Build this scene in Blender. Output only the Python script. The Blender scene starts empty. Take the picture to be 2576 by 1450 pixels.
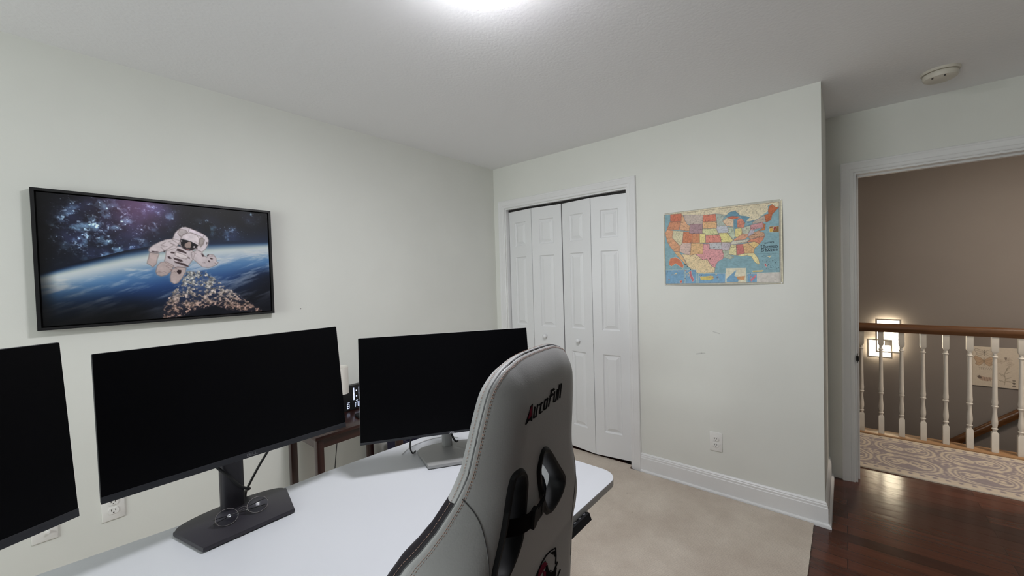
import bpy, bmesh, math, json
import numpy as np
from mathutils import Vector, Matrix

scene = bpy.context.scene
COL = scene.collection
PI = math.pi
rng = np.random.default_rng(7)

# ------------------------------------------------------------------ helpers
def lin(c):
    return c / 12.92 if c <= 0.04045 else ((c + 0.055) / 1.055) ** 2.4

def rgb(r, g, b):
    return (lin(r / 255), lin(g / 255), lin(b / 255), 1.0)

class MB:
    """collects vertices and faces, then links them as ONE mesh object"""
    def __init__(self):
        self.v = []; self.f = []
    def add(self, vs, fs, M=None):
        o = len(self.v)
        for p in vs:
            p = Vector(p)
            if M is not None: p = M @ p
            self.v.append((p.x, p.y, p.z))
        self.f += [tuple(i + o for i in f) for f in fs]
        return self
    def box(self, a, b, M=None, bev=0.0, seg=2):
        x0, y0, z0 = a; x1, y1, z1 = b
        if bev <= 0:
            vs = [(x0,y0,z0),(x1,y0,z0),(x1,y1,z0),(x0,y1,z0),(x0,y0,z1),(x1,y0,z1),(x1,y1,z1),(x0,y1,z1)]
            fs = [(0,3,2,1),(4,5,6,7),(0,1,5,4),(1,2,6,5),(2,3,7,6),(3,0,4,7)]
            return self.add(vs, fs, M)
        bm = bmesh.new()
        bmesh.ops.create_cube(bm, size=1.0)
        for v in bm.verts:
            v.co = Vector(((x0+x1)/2 + v.co.x*(x1-x0), (y0+y1)/2 + v.co.y*(y1-y0), (z0+z1)/2 + v.co.z*(z1-z0)))
        bmesh.ops.bevel(bm, geom=bm.edges[:], offset=bev, segments=seg, profile=0.5, affect='EDGES')
        self.bm(bm, M); bm.free(); return self
    def bm(self, bm, M=None):
        bm.verts.index_update()
        return self.add([v.co.copy() for v in bm.verts], [[v.index for v in f.verts] for f in bm.faces], M)
    def lathe(self, prof, n=24, M=None, cap=True):
        vs = []; fs = []
        for r, z in prof:
            for k in range(n):
                a = 2*PI*k/n
                vs.append((r*math.cos(a), r*math.sin(a), z))
        for i in range(len(prof)-1):
            for k in range(n):
                k2 = (k+1) % n
                fs.append((i*n+k, i*n+k2, (i+1)*n+k2, (i+1)*n+k))
        if cap:
            fs.append(tuple(range(n-1, -1, -1)))
            fs.append(tuple((len(prof)-1)*n+k for k in range(n)))
        return self.add(vs, fs, M)
    def prism(self, pts, z0, z1, M=None):
        n = len(pts)
        vs = [(x, y, z0) for x, y in pts] + [(x, y, z1) for x, y in pts]
        fs = [tuple(range(n-1, -1, -1)), tuple(range(n, 2*n))]
        for i in range(n):
            j = (i+1) % n
            fs.append((i, j, n+j, n+i))
        return self.add(vs, fs, M)
    def tube(self, pts, r, n=8, closed=False, smooth=0):
        P = [Vector(p) for p in pts]
        if smooth:
            Q = []
            m = len(P)
            rngi = range(m) if closed else range(m-1)
            for i in rngi:
                p0 = P[(i-1) % m] if closed or i > 0 else P[i]
                p1 = P[i]; p2 = P[(i+1) % m]
                p3 = P[(i+2) % m] if closed or i+2 < m else p2
                for s in range(smooth):
                    t = s/smooth
                    Q.append(0.5*((2*p1)+(p2-p0)*t+(2*p0-5*p1+4*p2-p3)*t*t+(3*p1-p0-3*p2+p3)*t**3))
            if not closed: Q.append(P[-1])
            P = Q
        m = len(P)
        vs = []; fs = []
        prev = None
        for i in range(m):
            if closed: d = P[(i+1) % m]-P[i-1]
            else: d = P[min(i+1, m-1)]-P[max(i-1, 0)]
            d.normalize()
            if prev is None:
                a = Vector((0,0,1)) if abs(d.z) < 0.9 else Vector((1,0,0))
                u = d.cross(a).normalized()
            else:
                u = (prev - d*prev.dot(d)).normalized()
            prev = u; w = d.cross(u)
            rr = r[i] if isinstance(r, (list, tuple)) else r
            for k in range(n):
                a = 2*PI*k/n
                vs.append(P[i]+u*rr*math.cos(a)+w*rr*math.sin(a))
        for i in range(m if closed else m-1):
            j = (i+1) % m
            for k in range(n):
                k2 = (k+1) % n
                fs.append((i*n+k, i*n+k2, j*n+k2, j*n+k))
        if not closed:
            fs.append(tuple(range(n-1, -1, -1)))
            fs.append(tuple((m-1)*n+k for k in range(n)))
        return self.add(vs, fs)
    def obj(self, name, mat, parent=None, smooth=35, loc=None):
        me = bpy.data.meshes.new(name)
        me.from_pydata(self.v, [], self.f)
        me.validate()
        bm = bmesh.new(); bm.from_mesh(me)
        bmesh.ops.recalc_face_normals(bm, faces=bm.faces[:])
        bm.to_mesh(me); bm.free()
        me.materials.append(mat)
        if smooth:
            me.shade_smooth()
            me.set_sharp_from_angle(angle=math.radians(smooth))
        o = bpy.data.objects.new(name, me)
        COL.objects.link(o)
        if parent is not None: o.parent = parent
        return o

def tag(o, label, cat, group=None, kind=None):
    o['label'] = label; o['category'] = cat
    if group: o['group'] = group
    if kind: o['kind'] = kind
    return o

def thing(name, label, cat, loc=(0,0,0), rz=0.0, group=None, kind=None):
    o = bpy.data.objects.new(name, None)
    o.empty_display_size = 0.05
    COL.objects.link(o)
    o.location = loc; o.rotation_euler = (0,0,rz)
    return tag(o, label, cat, group, kind)

def struct(o, label, cat):
    return tag(o, label, cat, None, 'structure')

def copy_tree(o, parent=None):
    c = o.copy(); COL.objects.link(c); c.parent = parent
    for ch in list(o.children): copy_tree(ch, c)
    return c

# ------------------------------------------------------------------ materials
def mat(name, color, rough=0.6, metal=0.0, spec=0.5, bump=None, var=None, emit=None, coat=0.0):
    """principled material with procedural noise: var=(scale, amount) colour, bump=(scale, strength, distance)"""
    m = bpy.data.materials.new(name); m.use_nodes = True
    nt = m.node_tree; b = nt.nodes['Principled BSDF']
    b.inputs['Base Color'].default_value = color
    b.inputs['Roughness'].default_value = rough
    b.inputs['Metallic'].default_value = metal
    b.inputs['Specular IOR Level'].default_value = spec
    b.inputs['Coat Weight'].default_value = coat
    geo = nt.nodes.new('ShaderNodeNewGeometry')
    if var:
        n = nt.nodes.new('ShaderNodeTexNoise'); n.inputs['Scale'].default_value = var[0]; n.inputs['Detail'].default_value = 4
        nt.links.new(geo.outputs['Position'], n.inputs['Vector'])
        r = nt.nodes.new('ShaderNodeValToRGB')
        k = var[1]
        r.color_ramp.elements[0].position = .3; r.color_ramp.elements[1].position = .7
        r.color_ramp.elements[0].color = tuple(c*(1-k) for c in color[:3])+(1,)
        r.color_ramp.elements[1].color = tuple(min(1, c*(1+k)) for c in color[:3])+(1,)
        nt.links.new(n.outputs['Fac'], r.inputs['Fac']); nt.links.new(r.outputs['Color'], b.inputs['Base Color'])
    if bump:
        n = nt.nodes.new('ShaderNodeTexNoise'); n.inputs['Scale'].default_value = bump[0]; n.inputs['Detail'].default_value = 5
        nt.links.new(geo.outputs['Position'], n.inputs['Vector'])
        bp = nt.nodes.new('ShaderNodeBump'); bp.inputs['Strength'].default_value = bump[1]; bp.inputs['Distance'].default_value = bump[2]
        nt.links.new(n.outputs['Fac'], bp.inputs['Height']); nt.links.new(bp.outputs['Normal'], b.inputs['Normal'])
    if emit:
        b.inputs['Emission Color'].default_value = emit[0]; b.inputs['Emission Strength'].default_value = emit[1]
    return m

def mat_print(name, rough=0.5, spec=0.4):
    """printed surface: colours come from the print's own point colours"""
    m = bpy.data.materials.new(name); m.use_nodes = True
    nt = m.node_tree; b = nt.nodes['Principled BSDF']
    a = nt.nodes.new('ShaderNodeVertexColor'); a.layer_name = 'ink'
    nt.links.new(a.outputs['Color'], b.inputs['Base Color'])
    b.inputs['Roughness'].default_value = rough; b.inputs['Specular IOR Level'].default_value = spec
    return m

def mat_wood(name, c1, c2, scale, rough, axis='y', coat=0.0):
    m = bpy.data.materials.new(name); m.use_nodes = True
    nt = m.node_tree; b = nt.nodes['Principled BSDF']
    geo = nt.nodes.new('ShaderNodeNewGeometry'); mp = nt.nodes.new('ShaderNodeMapping')
    s = [scale*8]*3; s['xyz'.index(axis)] = scale*.6
    mp.inputs['Scale'].default_value = s
    n = nt.nodes.new('ShaderNodeTexNoise'); n.inputs['Scale'].default_value = 1; n.inputs['Detail'].default_value = 6
    r = nt.nodes.new('ShaderNodeValToRGB')
    r.color_ramp.elements[0].position = .35; r.color_ramp.elements[1].position = .7
    r.color_ramp.elements[0].color = c1; r.color_ramp.elements[1].color = c2
    nt.links.new(geo.outputs['Position'], mp.inputs['Vector']); nt.links.new(mp.outputs['Vector'], n.inputs['Vector'])
    nt.links.new(n.outputs['Fac'], r.inputs['Fac']); nt.links.new(r.outputs['Color'], b.inputs['Base Color'])
    b.inputs['Roughness'].default_value = rough; b.inputs['Coat Weight'].default_value = coat; b.inputs['Coat Roughness'].default_value = .15
    return m

def mat_planks():
    m = bpy.data.materials.new('hardwood'); m.use_nodes = True
    nt = m.node_tree; L = nt.links; b = nt.nodes['Principled BSDF']
    geo = nt.nodes.new('ShaderNodeNewGeometry')
    sw = nt.nodes.new('ShaderNodeMapping'); sw.inputs['Rotation'].default_value = (0,0,PI/2)
    L.new(geo.outputs['Position'], sw.inputs['Vector'])
    br = nt.nodes.new('ShaderNodeTexBrick')
    br.inputs['Scale'].default_value = 1.0
    br.inputs['Brick Width'].default_value = .95; br.inputs['Row Height'].default_value = .083
    br.inputs['Mortar Size'].default_value = .0022; br.inputs['Mortar Smooth'].default_value = .4
    br.offset = .37; br.inputs['Bias'].default_value = 0
    br.inputs['Color1'].default_value = (.1,.1,.1,1); br.inputs['Color2'].default_value = (1,1,1,1); br.inputs['Mortar'].default_value = (0,0,0,1)
    L.new(sw.outputs['Vector'], br.inputs['Vector'])
    mp = nt.nodes.new('ShaderNodeMapping'); mp.inputs['Scale'].default_value = (45, 2.2, 1)
    n = nt.nodes.new('ShaderNodeTexNoise'); n.inputs['Scale'].default_value = 1; n.inputs['Detail'].default_value = 6
    L.new(geo.outputs['Position'], mp.inputs['Vector']); L.new(mp.outputs['Vector'], n.inputs['Vector'])
    mx = nt.nodes.new('ShaderNodeMath'); mx.operation = 'MULTIPLY'
    ad = nt.nodes.new('ShaderNodeMath'); ad.operation = 'ADD'
    L.new(n.outputs['Fac'], mx.inputs[0]); mx.inputs[1].default_value = .62
    sep = nt.nodes.new('ShaderNodeSeparateColor'); L.new(br.outputs['Color'], sep.inputs['Color'])
    sc = nt.nodes.new('ShaderNodeMath'); sc.operation = 'MULTIPLY'; sc.inputs[1].default_value = .52; L.new(sep.outputs['Red'], sc.inputs[0])
    L.new(mx.outputs[0], ad.inputs[0]); L.new(sc.outputs[0], ad.inputs[1])
    r = nt.nodes.new('ShaderNodeValToRGB')
    r.color_ramp.elements[0].position = .1; r.color_ramp.elements[1].position = .95
    r.color_ramp.elements[0].color = (.012,.004,.0025,1); r.color_ramp.elements[1].color = (.135,.042,.022,1)
    e = r.color_ramp.elements.new(.5); e.color = (.07,.02,.011,1)
    L.new(ad.outputs[0], r.inputs['Fac']); L.new(r.outputs['Color'], b.inputs['Base Color'])
    b.inputs['Roughness'].default_value = .2; b.inputs['Specular IOR Level'].default_value = .5
    # gentle cupping of the boards plus the joints
    n2 = nt.nodes.new('ShaderNodeTexNoise'); n2.inputs['Scale'].default_value = 9; n2.inputs['Detail'].default_value = 2
    L.new(geo.outputs['Position'], n2.inputs['Vector'])
    bp = nt.nodes.new('ShaderNodeBump'); bp.inputs['Strength'].default_value = .12; bp.inputs['Distance'].default_value = .01
    L.new(n2.outputs['Fac'], bp.inputs['Height'])
    bp2 = nt.nodes.new('ShaderNodeBump'); bp2.inputs['Strength'].default_value = .9; bp2.inputs['Distance'].default_value = .004; bp2.invert = True
    L.new(br.outputs['Fac'], bp2.inputs['Height']); L.new(bp.outputs['Normal'], bp2.inputs['Normal'])
    L.new(bp2.outputs['Normal'], b.inputs['Normal'])
    return m

def mat_carpet():
    m = bpy.data.materials.new('carpet'); m.use_nodes = True
    nt = m.node_tree; L = nt.links; b = nt.nodes['Principled BSDF']
    geo = nt.nodes.new('ShaderNodeNewGeometry')
    n = nt.nodes.new('ShaderNodeTexNoise'); n.inputs['Scale'].default_value = 3.5; n.inputs['Detail'].default_value = 8; n.inputs['Roughness'].default_value = .65
    n3 = nt.nodes.new('ShaderNodeTexNoise'); n3.inputs['Scale'].default_value = 260; n3.inputs['Detail'].default_value = 2
    w = nt.nodes.new('ShaderNodeTexWave'); w.inputs['Scale'].default_value = 28; w.inputs['Distortion'].default_value = 3.5; w.inputs['Detail'].default_value = 2
    w.bands_direction = 'X'
    for q in (n, n3, w): L.new(geo.outputs['Position'], q.inputs['Vector'])
    r = nt.nodes.new('ShaderNodeValToRGB')
    r.color_ramp.elements[0].position = .3; r.color_ramp.elements[1].position = .68
    r.color_ramp.elements[0].color = (.52,.445,.375,1); r.color_ramp.elements[1].color = (.66,.585,.505,1)
    L.new(n.outputs['Fac'], r.inputs['Fac'])
    mix = nt.nodes.new('ShaderNodeMix'); mix.data_type = 'RGBA'; mix.blend_type = 'MULTIPLY'; mix.inputs['Factor'].default_value = .35
    r2 = nt.nodes.new('ShaderNodeValToRGB'); r2.color_ramp.elements[0].position = .35; r2.color_ramp.elements[1].position = .6
    r2.color_ramp.elements[0].color = (.55,.55,.55,1)
    L.new(n3.outputs['Fac'], r2.inputs['Fac'])
    L.new(r.outputs['Color'], mix.inputs[6]); L.new(r2.outputs['Color'], mix.inputs[7])
    # scattered small stains
    v = nt.nodes.new('ShaderNodeTexNoise'); v.inputs['Scale'].default_value = 16; v.inputs['Detail'].default_value = 4
    L.new(geo.outputs['Position'], v.inputs['Vector'])
    r3 = nt.nodes.new('ShaderNodeValToRGB'); r3.color_ramp.elements[0].position = .70; r3.color_ramp.elements[1].position = .78
    r3.color_ramp.elements[0].color = (1,1,1,1); r3.color_ramp.elements[1].color = (.62,.58,.55,1)
    L.new(v.outputs['Fac'], r3.inputs['Fac'])
    mix2 = nt.nodes.new('ShaderNodeMix'); mix2.data_type = 'RGBA'; mix2.blend_type = 'MULTIPLY'; mix2.inputs['Factor'].default_value = .8
    L.new(mix.outputs[2], mix2.inputs[6]); L.new(r3.outputs['Color'], mix2.inputs[7])
    L.new(mix2.outputs[2], b.inputs['Base Color'])
    b.inputs['Roughness'].default_value = .95; b.inputs['Specular IOR Level'].default_value = .1
    ad = nt.nodes.new('ShaderNodeMath'); ad.operation = 'ADD'
    wm = nt.nodes.new('ShaderNodeMath'); wm.operation = 'MULTIPLY'; L.new(w.outputs['Fac'], wm.inputs[0]); L.new(n.outputs['Fac'], wm.inputs[1])
    L.new(wm.outputs[0], ad.inputs[0]); L.new(n3.outputs['Fac'], ad.inputs[1])
    bp = nt.nodes.new('ShaderNodeBump'); bp.inputs['Strength'].default_value = .35; bp.inputs['Distance'].default_value = .003
    L.new(ad.outputs[0], bp.inputs['Height']); L.new(bp.outputs['Normal'], b.inputs['Normal'])
    return m

def mat_wall(name, color, marks=()):
    """painted drywall; marks = short scuffs given as (point a, point b, radius)"""
    m = bpy.data.materials.new(name); m.use_nodes = True
    nt = m.node_tree; L = nt.links; b = nt.nodes['Principled BSDF']
    geo = nt.nodes.new('ShaderNodeNewGeometry')
    n = nt.nodes.new('ShaderNodeTexNoise'); n.inputs['Scale'].default_value = 2.2; n.inputs['Detail'].default_value = 4
    L.new(geo.outputs['Position'], n.inputs['Vector'])
    r = nt.nodes.new('ShaderNodeValToRGB')
    r.color_ramp.elements[0].position = .35; r.color_ramp.elements[1].position = .65
    r.color_ramp.elements[0].color = tuple(c*.965 for c in color[:3])+(1,)
    r.color_ramp.elements[1].color = color
    L.new(n.outputs['Fac'], r.inputs['Fac'])
    out = r.outputs['Color']
    for (p, q, rad) in marks:
        c = [(p[i]+q[i])/2 for i in range(3)]
        ln = math.dist(p, q)
        d = [(q[i]-p[i])/ln for i in range(3)]
        sub = nt.nodes.new('ShaderNodeVectorMath'); sub.operation = 'SUBTRACT'; sub.inputs[1].default_value = c
        L.new(geo.outputs['Position'], sub.inputs[0])
        dt = nt.nodes.new('ShaderNodeVectorMath'); dt.operation = 'DOT_PRODUCT'; dt.inputs[1].default_value = d
        L.new(sub.outputs[0], dt.inputs[0])
        cl = nt.nodes.new('ShaderNodeClamp'); cl.inputs['Min'].default_value = -ln/2; cl.inputs['Max'].default_value = ln/2
        L.new(dt.outputs['Value'], cl.inputs['Value'])
        sc = nt.nodes.new('ShaderNodeVectorMath'); sc.operation = 'SCALE'; sc.inputs[0].default_value = d
        L.new(cl.outputs[0], sc.inputs['Scale'])
        df = nt.nodes.new('ShaderNodeVectorMath'); df.operation = 'DISTANCE'
        L.new(sub.outputs[0], df.inputs[0]); L.new(sc.outputs[0], df.inputs[1])
        mr = nt.nodes.new('ShaderNodeMapRange'); mr.inputs['From Min'].default_value = rad*.4; mr.inputs['From Max'].default_value = rad*1.6
        mr.inputs['To Min'].default_value = .78; mr.inputs['To Max'].default_value = 1.0
        L.new(df.outputs['Value'], mr.inputs['Value'])
        mx = nt.nodes.new('ShaderNodeVectorMath'); mx.operation = 'SCALE'
        L.new(out, mx.inputs[0]); L.new(mr.outputs[0], mx.inputs['Scale'])
        out = mx.outputs[0]
    L.new(out, b.inputs['Base Color'])
    b.inputs['Roughness'].default_value = .62; b.inputs['Specular IOR Level'].default_value = .3
    n2 = nt.nodes.new('ShaderNodeTexNoise'); n2.inputs['Scale'].default_value = 120; n2.inputs['Detail'].default_value = 3
    L.new(geo.outputs['Position'], n2.inputs['Vector'])
    bp = nt.nodes.new('ShaderNodeBump'); bp.inputs['Strength'].default_value = .06; bp.inputs['Distance'].default_value = .004
    L.new(n2.outputs['Fac'], bp.inputs['Height']); L.new(bp.outputs['Normal'], b.inputs['Normal'])
    return m

M = {}
M['wall'] = mat_wall('wall_paint', (.76,.765,.725,1))
M['wall_closet'] = mat_wall('wall_paint_scuffed', (.76,.765,.725,1), [((2.752,.648,1.045),(2.752,.613,1.035),.003), ((2.752,.75,.892),(2.752,.72,.9),.004), ((2.752,.72,.9),(2.752,.70,.902),.003)])
M['ceil'] = mat('ceiling_paint', (.88,.88,.895,1), .9, spec=.1, bump=(70,.22,.005))
M['trim'] = mat('trim_paint', (.78,.78,.785,1), .35, spec=.4, var=(5,.02))
M['door'] = mat('door_paint', (.77,.775,.785,1), .4, spec=.4, bump=(160,.05,.003))
M['hallwall'] = mat_wall('hall_wall_paint', (.25,.222,.207,1))
M['floor'] = mat_planks()
M['carpet'] = mat_carpet()
M['desk'] = mat('white_laminate', (.55,.565,.60,1), .38, spec=.35, var=(2,.01))
M['deskedge'] = mat('laminate_edge', (.55,.55,.55,1), .5)
M['blackplastic'] = mat('black_plastic', (.007,.007,.008,1), .62, spec=.2, bump=(400,.05,.001))
M['chin'] = mat('bezel_plastic', (.016,.017,.021,1), .5, spec=.35, bump=(500,.05,.001))
M['screen'] = mat('screen_off', (.0012,.0012,.0018,1), .4, spec=.10, bump=(900,.02,.0005))
M['base'] = mat('dark_stand_plastic', (.022,.020,.026,1), .42, spec=.4, bump=(500,.08,.001))
M['silver'] = mat('silver_plastic', (.27,.27,.27,1), .42, .2, spec=.5, bump=(300,.03,.001))
M['cable'] = mat('cable_rubber', (.012,.012,.013,1), .5, bump=(200,.05,.001))
M['thincable'] = mat('clear_cable', (.5,.5,.5,1), .5, bump=(200,.05,.001))
M['mark'] = mat('grey_lettering', (.11,.11,.12,1), .4, var=(50,.05))
M['mark_light'] = mat('light_lettering', (.35,.35,.37,1), .4, var=(50,.05))
M['tablewood'] = mat_wood('mahogany_wood', (.014,.0035,.0025,1), (.036,.009,.006,1), 6, .3, 'x', .3)
M['tablelegwood'] = mat_wood('mahogany_leg_wood', (.014,.0035,.0025,1), (.036,.009,.006,1), 6, .3, 'z', .3)
M['oak'] = mat_wood('oak_handrail_wood', (.09,.036,.012,1), (.155,.066,.024,1), 5, .33, 'y', .3)
M['oaklight'] = mat_wood('oak_nosing_wood', (.34,.19,.09,1), (.45,.27,.14,1), 5, .4, 'y')
M['baluster'] = mat('baluster_paint', (.72,.69,.64,1), .35, spec=.4, var=(12,.05))
M['plate'] = mat('plate_plastic', (.80,.79,.77,1), .3, spec=.5, var=(40,.01))
M['slot'] = mat('dark_slot', (.06,.05,.045,1), .6, var=(40,.1))
M['metal'] = mat('steel', (.5,.5,.5,1), .35, .9, var=(60,.05))
M['darkmetal'] = mat('dark_metal', (.03,.028,.028,1), .4, .6, var=(60,.05))
M['rimmetal'] = mat('rim_metal', (.05,.046,.045,1), .3, .7, var=(60,.05))
M['frame'] = mat('black_frame', (.011,.011,.012,1), .4, spec=.4, bump=(300,.05,.001))
M['leather'] = mat('white_leather', (.31,.31,.312,1), .45, spec=.4, bump=(330,.22,.0012), var=(8,.02))
M['black_leather'] = mat('black_leather', (.012,.010,.013,1), .55, spec=.2, bump=(330,.22,.0012))
M['thread'] = mat('orange_thread', (.40,.25,.20,1), .7, var=(200,.15))
M['seam'] = mat('seam_shadow_cord', (.10,.10,.105,1), .7, var=(100,.1))
M['ink_black'] = mat('black_print', (.004,.0035,.005,1), .85, spec=.08, var=(80,.1))
M['ink_red'] = mat('dark_red_print', (.15,.010,.028,1), .85, spec=.08, var=(80,.1))
M['strap'] = mat('black_webbing', (.004,.0035,.004,1), .9, spec=.1, bump=(900,.4,.001))
M['lampshade'] = mat('linen_shade', (.74,.71,.66,1), .85, spec=.1, bump=(400,.15,.001))
M['digit'] = mat('clock_digits', (.6,.65,.8,1), .5, emit=((.72,.80,1,1), .75))
M['navy'] = mat('navy_fabric', (.020,.018,.045,1), .9, bump=(300,.3,.001))
M['smoke'] = mat('aged_white_plastic', (.66,.62,.54,1), .45, var=(20,.04))
M['sconceframe'] = mat('sconce_frame_metal', (.62,.57,.50,1), .4, .2, var=(40,.05))
M['led'] = mat('lamp_diffuser', (.9,.9,.9,1), .4, emit=((.96,.96,1.0,1), 100.0), var=(30,.01))
M['landing_glow'] = mat('landing_fill_diffuser', (.9,.85,.8,1), .4, emit=((1,.86,.72,1), 110.0), var=(30,.01))
M['led_side'] = mat('lamp_side_diffuser', (.9,.9,.9,1), .4, emit=((.96,.96,1.0,1), 2.0), var=(30,.01))
M['landing_glow_side'] = mat('landing_fill_side', (.9,.85,.8,1), .4, emit=((1,.84,.66,1), 6.0), var=(30,.01))
M['sconceglow'] = mat('sconce_diffuser', (.9,.85,.7,1), .4, emit=((1,.88,.64,1), 13.0), var=(30,.01))
M['lens'] = None
g = bpy.data.materials.new('lens_glass'); g.use_nodes = True
gb = g.node_tree.nodes['Principled BSDF']
gb.inputs['Base Color'].default_value = (.92,.93,1,1); gb.inputs['Transmission Weight'].default_value = 1; gb.inputs['Roughness'].default_value = .02; gb.inputs['IOR'].default_value = 1.13
M['lens'] = g
M['absorber'] = mat_wall('bounce_absorber_paint', (.10,.095,.09,1))  # invented dark colour that soaks up bounce light behind the camera

# ------------------------------------------------------------------ the setting
XR, YL, H = 2.752, 2.51, 2.44          # closet wall, picture wall, ceiling height
YC = .095                              # outer corner of the closet wall
XD = 3.45                              # door wall

def simple(name, boxes, m, label, cat='wall', bev=0):
    b = MB()
    for a, c in boxes: b.box(a, c, bev=bev)
    return struct(b.obj(name, m, smooth=0), label, cat)

simple('floor', [((-2.5,-3,-.1),(4.6,3,0))], M['floor'], 'dark red-brown hardwood strip floor of the room and landing', 'floor')
simple('ceiling', [((-2.5,-3.1,H),(5.75,3.1,H+.1))], M['ceil'], 'pale textured ceiling over the whole room', 'ceiling')
simple('wall_left', [((-2.5,YL,0),(3.45,YL+.1,H))], M['wall'], 'long off-white wall that carries the astronaut picture')
simple('wall_right', [((XR,YC,0),(XR+.1,1.205,H)), ((XR,2.375,0),(XR+.1,YL,H)), ((XR,1.205,2.057),(XR+.1,2.375,H))], M['wall_closet'], 'off-white wall with the closet doors and the map')
simple('wall_return', [((XR+.1,YC,0),(XD,YC+.1,H))], M['wall'], 'narrow shaded return wall beside the doorway')
simple('wall_door', [((XD,-.045,0),(XD+.14,2.6,H)), ((XD,-3.0,0),(XD+.14,-.86,H)), ((XD,-.86,2.05),(XD+.14,-.045,H))], M['wall'], 'wall with the open doorway to the landing')
simple('wall_back', [((-2.5,-3.0,0),(-2.4,.25,H)), ((-2.5,1.95,0),(-2.4,2.61,H)), ((-2.5,.25,0),(-2.4,1.95,.85)), ((-2.5,.25,2.12),(-2.4,1.95,H))], M['wall'], 'wall behind the left end of the desk')
simple('wall_front', [((1.5,-1.55,0),(XD,-1.45,H))], M['wall'], 'off-white wall beyond the doorway, behind the camera')
simple('wall_absorber_left', [((-2.5,-3.0,0),(1.6,-2.9,H)), ((1.5,-2.9,0),(1.6,-1.55,H))], M['absorber'], 'dark accent recess behind the camera, added to cut bounce light')  # unseen dark surface, added to keep bounce off the chair back
simple('wall_stair', [((5.6,-3.1,-2.8),(5.7,3.1,H))], M['hallwall'], 'taupe stairwell wall with the glowing sconce')
simple('wall_stair_near', [((XD+.14,-3.1,-2.8),(5.6,-3,H))], M['hallwall'], 'taupe end wall at the near side of the stairwell')
simple('wall_stair_far', [((XD+.14,3,-2.8),(5.6,3.1,H))], M['hallwall'], 'taupe end wall at the far side of the stairwell')
simple('wall_landing', [((4.5,-3,-2.8),(4.6,3,-.1))], M['hallwall'], 'taupe stairwell wall below the landing edge')
simple('floor_lower', [((4.6,-3,-2.9),(5.6,3,-2.8))], M['floor'], 'hardwood floor at the foot of the stairwell', 'floor')

t = struct(thing('fill_window_1', 'added unseen white sash window that lets in fill light', 'window', (-2.45,1.10,.85)), 'added unseen white sash window that lets in fill light', 'window')  # unseen window, added to bring fill daylight into the room
b = MB()
for a, c in (((-.05,-.85,0),(.05,-.80,1.27)),((-.05,.80,0),(.05,.85,1.27)),((-.05,-.80,0),(.05,.80,.05)),((-.05,-.80,1.22),(.05,.80,1.27))): b.box(a, c)
b.obj('frame', M['trim'], t, smooth=0)
for z0, z1, x in ((.05,.66,.01),(.62,1.22,-.02)):
    b = MB()
    for a, c in (((x,-.80,z0),(x+.03,-.755,z1)),((x,.755,z0),(x+.03,.80,z1)),((x,-.755,z0),(x+.03,.755,z0+.045)),((x,-.755,z1-.045),(x+.03,.755,z1))): b.box(a, c)
    b.obj('sash', M['trim'], t, smooth=0)
b = MB(); b.box((.03,-.90,-.03),(.09,.90,0)); b.obj('sill', M['trim'], t, smooth=0)
# closet casing and door casing: moulded profile mitred round the opening
def casing(name, legs, P, label):
    """legs: (left, right, top, bottom) in the wall plane; P(a, z, d) -> world point, d = out of the wall"""
    l, r, t, bt = legs
    prof = [(0,0),(0,.009),(.006,.012),(.012,.011),(.020,.011),(.024,.014),(.050,.017),(.056,.020),(.064,.020),(.068,.016),(.068,0)]
    b = MB()
    sgn = 1 if r > l else -1
    ring = []
    for o, d in prof:
        ring.append([P(l-sgn*o, bt, d), P(l-sgn*o, t+o, d), P(r+sgn*o, t+o, d), P(r+sgn*o, bt, d)])
    n = len(prof); vs = [p for q in ring for p in q]; fs = []
    for i in range(n):
        j = (i+1) % n
        for k in range(3): fs.append((i*4+k, i*4+k+1, j*4+k+1, j*4+k))
    fs.append(tuple(i*4 for i in range(n))); fs.append(tuple(i*4+3 for i in range(n)))
    b.add(vs, fs)
    return b
b = casing('trim_1', (2.378, 1.205, 2.06, 0), lambda a, z, d: (XR-d, a, z), '')
struct(b.obj('trim_1', M['trim'], smooth=25), 'white moulded casing round the closet doors', 'door casing')
b = MB(); b.box((XR,1.205,0),(XR+.1,1.215,2.057)); b.box((XR,2.365,0),(XR+.1,2.375,2.057)); b.box((XR,1.215,2.047),(XR+.1,2.365,2.057))
struct(b.obj('trim_2', M['trim'], smooth=0), 'white jamb lining the closet opening', 'door jamb')
b = MB(); b.box((XR+.034,1.217,2.029),(XR+.064,2.363,2.047))
struct(b.obj('trim_7', M['darkmetal'], smooth=0), 'sliding track above the closet doors, coloured dark like the shaded gap', 'door track')  # dark colour stands in for the shaded gap above the doors
b = casing('trim_3', (-.045, -.86, 2.05, 0), lambda a, z, d: (XD-d, a, z), '')
struct(b.obj('trim_3', M['trim'], smooth=25), 'white moulded casing round the open doorway', 'door casing')
b = MB()
b.box((XD,-.057,0),(XD+.14,-.045,2.05)); b.box((XD,-.86,0),(XD+.14,-.848,2.05)); b.box((XD,-.848,2.038),(XD+.14,-.057,2.05))
b.box((XD+.06,-.068,0),(XD+.095,-.057,2.038)); b.box((XD+.06,-.848,0),(XD+.095,-.837,2.038)); b.box((XD+.06,-.837,2.027),(XD+.095,-.068,2.038))
struct(b.obj('trim_4', M['trim'], smooth=0), 'white jamb with stop inside the open doorway', 'door jamb')
b = casing('trim_5', (-.045, -.86, 2.05, 0), lambda a, z, d: (XD+.14+d, a, z), '')
struct(b.obj('trim_5', M['trim'], smooth=25), 'white casing of the doorway on the landing side', 'door casing')

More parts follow.
